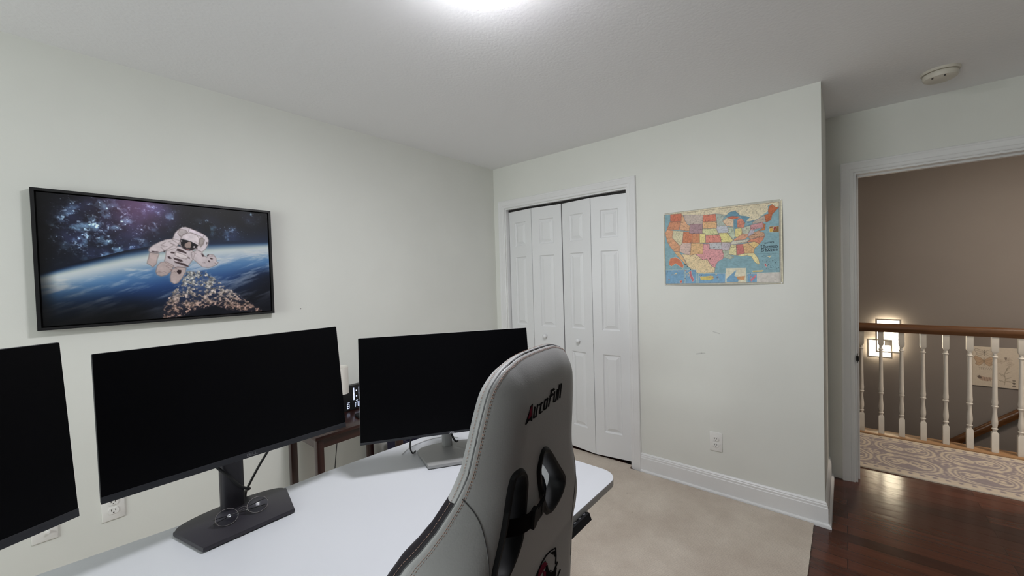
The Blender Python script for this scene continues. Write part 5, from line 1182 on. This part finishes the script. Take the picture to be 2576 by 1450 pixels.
# small lamp
t = thing('table_lamp', 'small lamp with a pale cylindrical shade on the side table', 'lamp', (1.095,2.26,ZT))
b = MB(); b.lathe([(.001,0),(.027,0),(.027,.008),(.012,.014),(.010,.06),(.014,.09),(.010,.12),(.006,.15),(.001,.15)], 28, cap=False); b.obj('base', M['darkmetal'], t)
b = MB(); b.lathe([(.052,.148),(.0525,.302),(.050,.302),(.0495,.148),(.052,.148)], 48, cap=False); b.obj('shade', M['lampshade'], t, smooth=50)
b = MB(); b.lathe([(.012,.15),(.014,.19),(.021,.225),(.016,.25),(.001,.258)], 20); b.obj('bulb', M['plate'], t)
# digital clock
t = thing('digital_clock', 'black digital clock with white glowing digits on the side table', 'clock', (1.26,2.36,ZT), math.radians(0))
b = MB(); b.box((-.17,-.012,0),(.17,.03,.152), bev=.004); b.obj('case', M['frame'], t)
def seg(x0, z0, x1, z1, th=.0075): dg.box((min(x0,x1)-th/2,-.0135,min(z0,z1)-th/2),(max(x0,x1)+th/2,-.0125,max(z0,z1)+th/2))
def put(name):
    global dg
    dg.obj(name, M['digit'], t, smooth=0); dg = MB()
dg = MB()
def digit(ch, x, z, w, h, th):
    Sg = {'a':((0,h),(w,h)),'b':((w,h),(w,h/2)),'c':((w,h/2),(w,0)),'d':((0,0),(w,0)),'e':((0,0),(0,h/2)),'f':((0,h/2),(0,h)),'g':((0,h/2),(w,h/2))}
    for s in {'1':'bc','0':'abcdef','8':'abcdefg'}[ch]:
        (a, c), (d, e) = Sg[s]
        sx, sz = (.18*abs(d-a), .10*abs(e-c))
        a2, d2 = (a+sx*.5, d-sx*.5) if d > a else (a, d)
        c2, e2 = (c-sz*.6, e+sz*.6) if c > e else (c+sz*.6, e-sz*.6)
        seg(x+a2, z+c2, x+d2, z+e2, th)
    put('digit')
digit('1', -.062, .062, .030, .072, .0075); digit('0', .004, .062, .034, .072, .0075); digit('0', .058, .062, .034, .072, .0075)
for z in (.082,.116): dg.box((-.018,-.0135,z-.004),(-.011,-.0125,z+.004)); put('colon_dot')
dg.box((-.019,-.0135,.0535),(-.007,-.0125,.0565)); put('caption_bar')
digit('8', -.076, .016, .012, .026, .003); seg(-.072,.050,-.062,.050,.0028); put('caption_bar')
for x0, x1, z0, z1 in ((-.024,-.024,.016,.042),(-.006,-.006,.016,.042),(-.015,-.015,.022,.042),(-.024,-.006,.042,.042)): seg(x0, z0, x1, z1, .0026)
put('day_letter')
for x0, x1, z0, z1 in ((.002,.002,.016,.042),(.018,.018,.016,.042),(.002,.018,.042,.042),(.002,.018,.016,.016)): seg(x0, z0, x1, z1, .0026)
put('day_letter')
seg(.004,.052,.014,.052,.0026); put('caption_bar')
b = MB(); b.box((-.08,-.09,0),(.08,-.02,.018), bev=.006)
t = tag(b.obj('remote_control', M['blackplastic']), 'flat black remote lying on the side table in front of the clock', 'remote')
t.location = (1.245,2.235,ZT); t.rotation_euler = (0,0,math.radians(-8))
b = MB(); b.tube([(1.17,2.47,.56),(1.172,2.455,.50),(1.165,2.46,.42),(1.155,2.47,.30),(1.14,2.475,.15),(1.12,2.47,.04),(1.10,2.44,.0145)], .0028, 8, smooth=6)
tag(b.obj('power_cord', M['cable'], smooth=60), 'thin black power cord hanging behind the side table', 'cord')
# navy bin on the floor at the right of the table
t = thing('storage_bin', 'dark navy fabric bin on the floor right of the side table', 'bin', (1.66,2.27,.011))
b = MB()
vs = []
for z, s in ((0,.94),(.36,1.0),(.37,1.0),(.37,.955),(.02,.90)):
    vs += [(-.17*s,-.15*s,z),(.17*s,-.15*s,z),(.17*s,.15*s,z),(-.17*s,.15*s,z)]
fs = [(3,2,1,0)]
for i in range(4):
    for q in range(4): fs.append((i*4+q, i*4+(q+1)%4, i*4+4+(q+1)%4, i*4+4+q))
fs.append((16,17,18,19)); b.add(vs, fs); b.obj('body', M['navy'], t, smooth=0)
b = MB(); b.tube([(-.05,-.152,.26),(-.05,-.162,.24),(0,-.165,.225),(.05,-.162,.24),(.05,-.152,.26)], .006, smooth=5); b.obj('handle', M['navy'], t)

# ------------------------------------------------------------------ gaming chair
CJ = json.loads('''{"text":[[[-0.0502,1.1735],[-0.0523,1.151],[-0.0471,1.149],[-0.045,1.1716]],[[-0.0495,1.1494],[-0.0366,1.1489],[-0.0397,1.152],[-0.0526,1.1524]],[[-0.0371,1.1487],[-0.0334,1.1727],[-0.0387,1.1746],[-0.0424,1.1507]],[[-0.0224,1.1744],[-0.0271,1.1525],[-0.0216,1.1503],[-0.0169,1.1724]],[[-0.0239,1.1506],[-0.01,1.1506],[-0.0135,1.1537],[-0.0274,1.1537]],[[-0.0302,1.1688],[-0.0104,1.1695],[-0.014,1.1726],[-0.0337,1.1718]],[[-0.0038,1.1711],[0.0114,1.1722],[0.0074,1.1753],[-0.0077,1.1742]],[[0.0051,1.1755],[0.002,1.154],[0.0078,1.1519],[0.011,1.1735]],[[0.0047,1.1554],[-0.0101,1.1551],[-0.0064,1.1519],[0.0085,1.1522]],[[-0.004,1.1517],[-0.0013,1.1726],[-0.007,1.1746],[-0.0097,1.1538]],[[0.0217,1.1853],[0.0119,1.1546],[0.0178,1.1523],[0.0278,1.1831]],[[0.038,1.18],[0.0372,1.1567],[0.0435,1.1546],[0.0443,1.178]],[[0.0404,1.1549],[0.0545,1.1545],[0.0507,1.1578],[0.0367,1.1582]],[[0.0538,1.1542],[0.0589,1.1791],[0.0524,1.1812],[0.0474,1.1565]],[[0.062,1.1891],[0.0569,1.1565],[0.0634,1.1542],[0.0686,1.1871]],[[0.0716,1.1894],[0.0685,1.1573],[0.0752,1.1551],[0.0783,1.1874]],[[0.0236,1.1821],[0.0435,1.1825],[0.0373,1.1875],[0.0177,1.187]],[[0.0212,1.1714],[0.0391,1.1726],[0.0324,1.1776],[0.0147,1.1763]]],"A":[[[-0.0804,1.1479],[-0.0762,1.1469],[-0.0689,1.1507],[-0.0634,1.1521],[-0.0593,1.1473],[-0.0545,1.1481],[-0.0568,1.1681],[-0.0562,1.1804],[-0.059,1.1809],[-0.0653,1.1775],[-0.0688,1.1694],[-0.0738,1.1607]]],"Ared":[[[-0.0629,1.1776],[-0.0592,1.1777],[-0.0593,1.1665],[-0.0599,1.1587],[-0.0648,1.1567],[-0.0727,1.1553],[-0.0697,1.1634],[-0.067,1.1713]]],"emb":[[[0.1216,0.7796],[0.0916,0.7902],[0.0952,0.7861],[0.1253,0.7754]],[[0.0939,0.7896],[0.0672,0.7934],[0.0714,0.7892],[0.0984,0.7853]],[[0.0688,0.7934],[0.0475,0.7905],[0.0521,0.7863],[0.0736,0.7891]],[[0.0488,0.7909],[0.0318,0.7832],[0.0364,0.7791],[0.0536,0.7867]],[[0.033,0.7837],[0.0162,0.7777],[0.0207,0.7736],[0.0377,0.7796]],[[0.1189,0.7809],[0.1198,0.7608],[0.1258,0.7567],[0.1248,0.777]],[[0.1199,0.7624],[0.1166,0.7425],[0.1225,0.7382],[0.1258,0.7582]],[[0.0962,0.7799],[0.1187,0.7711],[0.1153,0.7752],[0.0929,0.784]],[[0.1124,0.7766],[0.1126,0.7629],[0.1185,0.7589],[0.1183,0.7726]],[[0.1273,0.7423],[0.1188,0.7362],[0.1245,0.7315],[0.1331,0.7376]],[[0.1202,0.7368],[0.1029,0.7319],[0.1083,0.7271],[0.1257,0.7321]],[[0.1096,0.7279],[0.0927,0.7442],[0.0898,0.7444],[0.1065,0.7282]],[[0.0925,0.7444],[0.0782,0.7495],[0.0819,0.7452],[0.0962,0.74]],[[0.1419,0.7143],[0.1288,0.7087],[0.1346,0.7038],[0.1478,0.7093]],[[0.1297,0.7095],[0.1234,0.6993],[0.1294,0.6945],[0.1357,0.7047]],[[0.0659,0.7832],[0.0413,0.7841],[0.0456,0.7799],[0.0704,0.7789]],[[0.0424,0.7844],[0.0265,0.7727],[0.0313,0.7686],[0.0473,0.7803]],[[0.0705,0.7677],[0.0635,0.7588],[0.0687,0.7545],[0.0758,0.7635]],[[0.0636,0.7598],[0.0703,0.7389],[0.0756,0.7353],[0.0688,0.7564]],[[0.0972,0.7339],[0.115,0.7046],[0.1204,0.7015],[0.1024,0.731]]],"embred":[[[0.0633,0.7826],[0.0771,0.7698],[0.0608,0.7685],[0.0415,0.765],[0.0265,0.7685],[0.034,0.7797],[0.0478,0.7846]],[[0.0561,0.7669],[0.0683,0.7561],[0.065,0.7462],[0.055,0.7507]]],"embblk":[[[0.0681,0.7697],[0.0777,0.7657],[0.083,0.746],[0.1048,0.731],[0.12,0.7385],[0.1251,0.7273],[0.1168,0.7124],[0.0888,0.7295],[0.0677,0.7443]],[[0.0943,0.7845],[0.1126,0.7752],[0.1083,0.7692]]],"LHo":[[-0.1189,1.0441],[-0.1098,1.0664],[-0.0873,1.0659],[-0.065,1.05],[-0.0542,1.0267],[-0.0528,1.0014],[-0.0521,0.9679],[-0.054,0.9106],[-0.0754,0.8949],[-0.1326,0.8873],[-0.1634,0.9089],[-0.1522,0.9331],[-0.1373,0.9689],[-0.1235,1.0161]],"LHi":[[-0.1003,1.0408],[-0.0873,1.0424],[-0.0738,1.031],[-0.0726,0.9993],[-0.102,0.9199],[-0.1441,0.9221],[-0.1384,0.9412]],"RHo":[[0.02,1.0688],[0.0429,1.0531],[0.1385,0.9555],[0.1455,0.9322],[0.1341,0.9075],[0.052,0.9046],[0.005,0.9724],[-0.0125,1.0177],[-0.013,1.0329],[-0.0062,1.0577],[0.0028,1.0712]],"RHi":[[0.0047,1.0489],[0.0146,1.0469],[0.0586,1.001],[0.1214,0.9386],[0.0501,0.9405],[0.0023,1.0369],[0.0355,0.9639]]}''')
PHI = math.radians(99)
FX = Vector((math.cos(PHI), math.sin(PHI), 0)); UU = Vector((FX.y, -FX.x, 0))
P0 = Vector((0.6494, 0.4672, 1.1654))
def gz(z): return (P0.z-z)*.1228 if z > .80 else (P0.z-.80)*.1228
HWT = [(1.2715,.0),(1.271,.04),(1.2685,.075),(1.262,.103),(1.25,.138),(1.221,.171),(1.175,.188),(1.126,.199),(1.078,.208),(1.045,.217),(1.02,.231),(.99,.250),(.96,.267),(.935,.280),(.90,.296),(.86,.304),(.80,.298),(.74,.272),(.68,.250),(.58,.232),(.48,.22)]
ET = [(1.2715,.045),(1.13,.05),(1.08,.054),(1.03,.067),(.99,.082),(.96,.100),(.935,.119),(.90,.136),(.86,.138),(.80,.100),(.75,.055),(.70,.038),(.48,.038)]
zz = np.array([p[0] for p in HWT][::-1]); hh = np.array([p[1] for p in HWT][::-1])
ez = np.array([p[0] for p in ET][::-1]); ee = np.array([p[1] for p in ET][::-1])
def hw(z): return float(np.interp(z, zz, hh))
def Ez(z): return float(np.interp(z, ez, ee))
CU = 0.03                                        # centre line offset
# smooth outline polyline (right half), from the top down
out = []
P = [Vector((h, z, 0)) for z, h in HWT]
for i in range(len(P)-1):
    p0 = P[i-1] if i else Vector((-P[1].x, P[1].y, 0)); p1 = P[i]; p2 = P[i+1]; p3 = P[min(i+2, len(P)-1)]
    for s in range(8):
        t_ = s/8; v = 0.5*((2*p1)+(p2-p0)*t_+(2*p0-5*p1+4*p2-p3)*t_*t_+(3*p1-p0-3*p2+p3)*t_**3); out.append((max(v.x, 0), v.y))
out.append((P[-1].x, P[-1].y))
OU = np.array(out)
def odist(u, z):
    """distance to the outline, inside positive"""
    a = np.array([abs(u), z]); s = OU[:-1]; e = OU[1:]; d = e-s
    tt = np.clip(((a-s)*d).sum(1)/((d*d).sum(1)+1e-12), 0, 1)
    return float(np.sqrt(((a-s-d*tt[:, None])**2).sum(1)).min())
def odist_grid(A):
    best = np.full(len(A), 9.)
    for s, e in zip(OU[:-1], OU[1:]):
        d = e-s; L2 = (d*d).sum()+1e-12
        tt = np.clip(((A-s)@d)/L2, 0, 1)
        best = np.minimum(best, np.sqrt(((A-s-tt[:, None]*d)**2).sum(1)))
    return best
def rear(d, z):
    t_ = max(0, 1-d/.10); return Ez(z)*t_**2.3
def front(d, z):
    q = min(d/.034, 1); f_ = Ez(z)+.003+.030*math.sqrt(max(0, 1-(1-q)**2))
    w_ = min(1, max(0, (d-.055)/.07)); w_ = w_*w_*(3-2*w_)
    c_ = .032+.035*min(1, max(0, (z-1.09)/.07))+.028*min(1, max(0, (.84-z)/.08))
    return f_*(1-w_)+c_*w_
def at(u, z, dl):
    p = P0+UU*(u+CU)+FX*(gz(z)+dl); return Vector((p.x, p.y, z))
def pip(x, y, P):
    r = False; n = len(P)
    for i in range(n):
        x1, y1 = P[i]; x2, y2 = P[(i+1) % n]
        if (y1 > y) != (y2 > y) and x < (x2-x1)*(y-y1)/(y2-y1)+x1: r = not r
    return r
def smooth_loop(P, k=6):
    P = [Vector((p[0], p[1], 0)) for p in P]; Q = []; m = len(P)
    for i in range(m):
        p0, p1, p2, p3 = P[i-1], P[i], P[(i+1) % m], P[(i+2) % m]
        for s in range(k):
            t_ = s/k; v = 0.5*((2*p1)+(p2-p0)*t_+(2*p0-5*p1+4*p2-p3)*t_*t_+(3*p1-p0-3*p2+p3)*t_**3); Q.append((v.x, v.y))
    for _ in range(3): Q = [((Q[i-1][0]+2*Q[i][0]+Q[(i+1) % len(Q)][0])/4, (Q[i-1][1]+2*Q[i][1]+Q[(i+1) % len(Q)][1])/4) for i in range(len(Q))]
    return Q
# openings for the straps: outer edge of each plastic bezel, in (across, height)
HL = [(-.119,1.044),(-.110,1.064),(-.087,1.067),(-.065,1.052),(-.054,1.027),(-.053,1.001),(-.052,.968),(-.053,.925),(-.064,.895),(-.100,.862),(-.140,.862),(-.163,.895),(-.152,.933),(-.137,.972),(-.126,1.012)]
HR_ = [(.020,1.067),(.043,1.053),(.092,1.003),(.138,.956),(.146,.932),(.134,.908),(.10,.893),(.060,.893),(.030,.925),(.005,.972),(-.012,1.018),(-.013,1.036),(-.005,1.060),(.005,1.069)]
def shrink(L, d):
    n = len(L); ar = sum(L[i][0]*L[(i+1) % n][1]-L[(i+1) % n][0]*L[i][1] for i in range(n)); sg = 1 if ar > 0 else -1
    o = []
    for i in range(n):
        a = L[i-2]; c = L[(i+2) % n]; tx, ty = c[0]-a[0], c[1]-a[1]; l = math.hypot(tx, ty)+1e-9
        o.append((L[i][0]-sg*ty/l*d, L[i][1]+sg*tx/l*d))
    return o
HO = [smooth_loop([(u-CU, z) for u, z in q]) for q in (HL, HR_)]
HI = [shrink(q, .015) for q in HO]
HC = [shrink(q, .006) for q in HO]

chair = thing('gaming_chair', 'white high-backed gaming chair with black lettering, turned to the desk', 'chair', (P0.x*.93, P0.y*.93, .011))
KC = .93                                           # back set a little nearer so that it clears the desk edge
PB = Vector((P0.x*KC, P0.y*KC, 0))
def cobj(b, name, m, parent=None, smooth=40, back=True):
    if back: b.v = [(x*KC, y*KC, 1.42+(z-1.42)*KC) for x, y, z in b.v]
    b.v = [(x-PB.x, y-PB.y, z-.011) for x, y, z in b.v]
    return b.obj(name, m, parent or chair, smooth=smooth)
NR, NC = 190, 110
rows = 1.2713-.7813*(np.linspace(0, 1, NR+1)**1.35)
cols = np.sin(np.linspace(-PI/2, PI/2, NC+1))
def hwf(z): return float(np.interp(z, OU[::-1, 1], OU[::-1, 0]))
U2 = np.zeros((NR+1, NC+1)); Z2 = np.zeros_like(U2)
for i, z in enumerate(rows): U2[i] = cols*hwf(z); Z2[i] = z
D2 = odist_grid(np.stack([np.abs(U2).ravel(), Z2.ravel()], 1)).reshape(U2.shape)
D2[:, 0] = 0; D2[:, -1] = 0; D2[0, :] = 0
hole = np.zeros((NR, NC), bool)
for i in range(NR):
    zc = (rows[i]+rows[i+1])/2
    if .84 < zc < 1.09:
        for j in range(NC):
            uc = (U2[i, j]+U2[i, j+1]+U2[i+1, j]+U2[i+1, j+1])/4
            hole[i, j] = any(pip(uc, zc, q) for q in HC)
def shell(fn, inset, sel):
    b = MB(); vs = []
    for i in range(NR+1):
        for j in range(NC+1):
            d = D2[i, j]; u, z = U2[i, j], Z2[i, j]
            k = inset*math.exp(-d/.004)
            wz = min(1, max(0, (z-1.215)/.045)); wz = wz*wz*(3-2*wz)
            u2 = u-math.copysign(min(k*(1-.7*wz), abs(u)), u) if abs(u) > 1e-6 else u
            vs.append(at(u2, z-k*wz, fn(d, z)))
    fs = []
    for i in range(NR):
        for j in range(NC):
            if not hole[i, j] and sel(i, j): fs.append((i*(NC+1)+j, i*(NC+1)+j+1, (i+1)*(NC+1)+j+1, (i+1)*(NC+1)+j))
    b.add(vs, fs); return b
def loose(o):
    bm = bmesh.new(); bm.from_mesh(o.data)
    bmesh.ops.delete(bm, geom=[v for v in bm.verts if not v.link_faces], context='VERTS')
    bmesh.ops.remove_doubles(bm, verts=bm.verts[:], dist=1e-5)
    bm.to_mesh(o.data); bm.free(); return o
rs = loose(cobj(shell(rear, .0035, lambda i, j: True), 'rear_shell', M['leather'], smooth=80))
blk = lambda i, j: rows[i] < 1.036 and (D2[i, j]+D2[i+1, j+1])/2 < .075
fs_ = loose(cobj(shell(front, .003, lambda i, j: not blk(i, j)), 'front_cushion', M['leather'], smooth=80))
for sd in (0, 1):
    bs = loose(cobj(shell(front, .003, lambda i, j: blk(i, j) and (j >= NC//2) == bool(sd)), 'side_bolster', M['black_leather'], smooth=80)); bs['label'] = 'black side bolster of the backrest'
# bottom closing strip between the two shells
b = MB(); vs = []
for j in range(NC+1):
    vs.append(at(U2[-1, j], rows[-1], rear(D2[-1, j], rows[-1]))); vs.append(at(U2[-1, j], rows[-1], front(D2[-1, j], rows[-1])))
b.add(vs, [(2*j, 2*j+1, 2*j+3, 2*j+2) for j in range(NC)]); cobj(b, 'bottom_panel', M['black_leather'], smooth=60)
# cord in the groove where the shells meet
full = [(-u, z) for u, z in OU[::-1]]+[(u, z) for u, z in OU[1:]]
b = MB(); b.tube([at(u*(1-.004/max(.02, abs(u))) if abs(u) > .02 else u, z-.0025, Ez(z)+.002) for u, z in full], .0022, 6); cobj(b, 'groove_cord', M['seam'], smooth=60)
# orange stitching, one run on each side of the groove
def walk(inset, fn, ln=.0038, gap=.0020, r=.0005, name='stitching', zig=0.0):
    pts = []
    for i in range(len(full)):
        a = full[max(i-1, 0)]; c = full[min(i+1, len(full)-1)]; tx, tz = c[0]-a[0], c[1]-a[1]; l = math.hypot(tx, tz)+1e-9
        pts.append((full[i][0]+tz/l*inset, full[i][1]-tx/l*inset))
    acc = [0]
    for p, q in zip(pts[:-1], pts[1:]): acc.append(acc[-1]+math.hypot(q[0]-p[0], q[1]-p[1]))
    acc = np.array(acc); pu = np.array([p[0] for p in pts]); pz = np.array([p[1] for p in pts])
    b = MB(); s = 0; k = 0
    while s+ln < acc[-1]:
        e = []
        for q in (s, s+ln):
            u = float(np.interp(q, acc, pu)); z = float(np.interp(q, acc, pz)); e.append((u, z))
        if e[0][1] > .62:
            d0, d1 = odist(*e[0]), odist(*e[1])
            b.tube([at(e[0][0], e[0][1], fn(d0, e[0][1])), at(e[1][0], e[1][1], fn(d1, e[1][1]))], r, 5)
        s += ln+gap; k += 1
    return cobj(b, name, M['thread'], smooth=60)
walk(.0060, lambda d, z: rear(d, z)-.0003)
walk(.0078, lambda d, z: rear(d, z)-.0003, .0028, .0030)
walk(.0012, lambda d, z: front(d, z)+.0002)
# wing seam of the rear shell
for s in (-1, 1):
    q = [(.214,1.040),(.205,1.018),(.200,.995),(.198,.965),(.197,.93),(.195,.88),(.192,.80),(.188,.70)]
    b = MB(); b.tube([at(s*u, z, rear(odist(u, z), z)-.0002) for u, z in q], .0011, 6, smooth=5); cobj(b, 'panel_seam', M['seam'], smooth=60)
# strap openings: bezel and tunnel
for I, O, nm in zip(HI, HO, 'LR'):
    n = len(O); vs = []; fs = []
    mid = shrink(O, .005)
    sets = [(O, lambda z, d: rear(d, z)-.0002), (mid, lambda z, d: rear(d, z)-.0065), (shrink(O, .011), lambda z, d: rear(d, z)-.006), (I, lambda z, d: rear(d, z)+.002), (I, lambda z, d: rear(d, z)+.018), (shrink(O, .010), lambda z, d: front(d, z)+.004), (shrink(O, -.003), lambda z, d: front(d, z)+.003)]
    for L_, fn in sets:
        for (u, z) in L_: vs.append(at(u, z, fn(z, odist(u, z))))
    for q in range(len(sets)-1):
        for i in range(n): fs.append((q*n+i, q*n+(i+1) % n, (q+1)*n+(i+1) % n, (q+1)*n+i))
    b = MB(); b.add(vs, fs); cobj(b, 'strap_opening', M['blackplastic'], smooth=50)
# lumbar strap threaded through the openings, and its buckle
def ribbon(pts, hgt, th=.002):
    b = MB(); vs = []; fs = []
    for u, z, dl, sl in pts:
        for dz in (-hgt/2, hgt/2):
            for o_ in (0, th): vs.append(at(u-CU, z+dz+sl, dl+o_))
    for i in range(len(pts)-1):
        a = i*4; c = a+4
        for p, q in ((0,1),(1,3),(3,2),(2,0)): fs.append((a+p, a+q, c+q, c+p))
    fs += [(0,2,3,1), tuple(len(pts)*4-4+k for k in (0,1,3,2))]
    b.add(vs, fs); return b
cobj(ribbon([(-.135,.945,.055,0),(-.110,.948,.030,0),(-.080,.948,-.004,0),(-.060,.948,-.0125,0),(-.030,.942,-.0105,0)], .036), 'lumbar_strap', M['strap'])
cobj(ribbon([(-.004,.945,-.0095,0),(.010,.958,-.0125,0),(.020,.972,-.010,0),(.032,.985,.004,0),(.050,.995,.040,0)], .020), 'lumbar_strap', M['strap'])
b = MB()
for (u0, u1, z0, z1, d0, d1) in ((-.042,-.030,.924,.966,-.018,-.008),(-.030,-.008,.928,.960,-.016,-.008),(-.008,.002,.933,.964,-.017,-.008)):
    vs = [at(u-CU, z, dl) for dl in (d0, d1) for u, z in ((u0,z0),(u1,z0+.004),(u1,z1),(u0,z1-.004))]
    b.add(vs, [(0,1,2,3),(7,6,5,4),(0,4,5,1),(1,5,6,2),(2,6,7,3),(3,7,4,0)])
cobj(b, 'buckle', M['blackplastic'], smooth=20)
# lettering and emblem lying on the rear shell
def decal(polys, name, m, lift):
    b = MB()
    for q in polys:
        q = [(u-CU, z) for u, z in q]
        # triangulate by bmesh-free fan on a bmesh ngon
        b.add([at(u, z, rear(odist(u, z), z)-lift) for u, z in q], [tuple(range(len(q)))])
    o = cobj(b, name, m, smooth=0)
    so = o.modifiers.new('ink', 'SOLIDIFY'); so.thickness = .0004; so.offset = 0
    return o
decal(CJ['text']+CJ['A'], 'lettering', M['ink_black'], .0007)
decal(CJ['Ared'], 'lettering_accent', M['ink_red'], .0012)
decal(CJ['emb']+CJ['embblk'], 'emblem', M['ink_black'], .0007)
decal(CJ['embred'], 'emblem_accent', M['ink_red'], .0011)
# seat, mechanism and base (below the frame)
def loc(u, f, z): p = PB+UU*(u+CU)+FX*f; return Vector((p.x, p.y, z))
RM = Matrix(((UU.x, FX.x, 0, 0),(UU.y, FX.y, 0, 0),(0,0,1,0),(0,0,0,1)))
SM = Matrix.Translation(loc(0, 0, 0)) @ RM
b = MB(); b.box((-.25,.13,.41),(.25,.62,.50), SM, bev=.035, seg=4); b.box((-.27,.15,.45),(-.20,.60,.54), SM, bev=.03, seg=4); b.box((.20,.15,.45),(.27,.60,.54), SM, bev=.03, seg=4); cobj(b, 'seat', M['leather'], back=False)
b = MB(); b.box((-.20,.08,.36),(-.16,.30,.56), SM, bev=.006); b.box((.16,.08,.36),(.20,.30,.56), SM, bev=.006); b.box((-.20,.14,.37),(.20,.40,.41), SM, bev=.006); cobj(b, 'back_bracket', M['blackplastic'], back=False)
b = MB(); b.lathe([(.028,.09),(.028,.24),(.019,.24),(.019,.38)], 24, Matrix.Translation(loc(0,.33,0))); cobj(b, 'gas_lift', M['darkmetal'], back=False)
b = MB()
for k in range(5):
    a = k*2*PI/5+.3; c = loc(0,.33,0); e = c+Vector((math.cos(a), math.sin(a), 0))*.31
    b.tube([c+Vector((0,0,.115)), c.lerp(e,.5)+Vector((0,0,.10)), e+Vector((0,0,.075))], [.030,.024,.018], 12)
cobj(b, 'star_base', M['blackplastic'], back=False)
for k in range(5):
    a = k*2*PI/5+.3; e = loc(0,.33,0)+Vector((math.cos(a), math.sin(a), 0))*.31
    b = MB()
    for s in (-1, 1): b.lathe([(.001,-.009),(.026,-.009),(.028,-.004),(.028,.004),(.026,.009),(.001,.009)], 24, Matrix.Translation(e+Vector((-math.sin(a), math.cos(a), 0))*.014*s+Vector((0,0,.0392))) @ Matrix.Rotation(a, 4, 'Z') @ Matrix.Rotation(PI/2, 4, 'X'))
    b.lathe([(.006,.05),(.006,.075)], 10, Matrix.Translation(e)); cobj(b, 'caster', M['blackplastic'], back=False)

# ------------------------------------------------------------------ light and camera
w = bpy.data.worlds.new('World'); scene.world = w; w.use_nodes = True
w.node_tree.nodes['Background'].inputs['Color'].default_value = (.5,.52,.55,1)
w.node_tree.nodes['Background'].inputs['Strength'].default_value = .05

# fill light added outside the invented window to raise the room's brightness
dl = bpy.data.lights.new('window_fill_light', 'AREA'); dl.shape = 'RECTANGLE'; dl.size = 1.6; dl.size_y = 1.2; dl.energy = 62.0; dl.color = (.93,1.0,.97)
do = bpy.data.objects.new('window_fill_light', dl); COL.objects.link(do); do.location = (-2.56,1.10,1.485); do.rotation_euler = (0,-PI/2,0)
do.rotation_euler = Matrix(((0,0,-1),(-1,0,0),(0,1,0))).to_euler()
cam = bpy.data.cameras.new('camera'); co = bpy.data.objects.new('camera', cam); COL.objects.link(co)
cam.sensor_fit = 'HORIZONTAL'; cam.sensor_width = 36; cam.lens = 996.26/2576*36
cam.clip_start = .05; cam.clip_end = 60
yaw, pit, roll = .700068, .0235579, -.0282718
Fv = Vector((math.cos(yaw)*math.cos(pit), math.sin(yaw)*math.cos(pit), -math.sin(pit)))
R0 = Fv.cross(Vector((0,0,1))).normalized(); U0 = R0.cross(Fv)
Rv = R0*math.cos(roll)+U0*math.sin(roll); Uv = -R0*math.sin(roll)+U0*math.cos(roll)
co.matrix_world = Matrix(((Rv.x,Uv.x,-Fv.x,0),(Rv.y,Uv.y,-Fv.y,0),(Rv.z,Uv.z,-Fv.z,1.42),(0,0,0,1)))
scene.camera = co
vs_ = scene.view_settings
vs_.view_transform = 'Standard'; vs_.look = 'None'; vs_.gamma = 1.0; vs_.use_curve_mapping = False
vs_.exposure = 0.0
scene.cycles.use_denoising = True
scene.cycles.max_bounces = 10; scene.cycles.diffuse_bounces = 6
scene.cycles.sample_clamp_indirect = 8
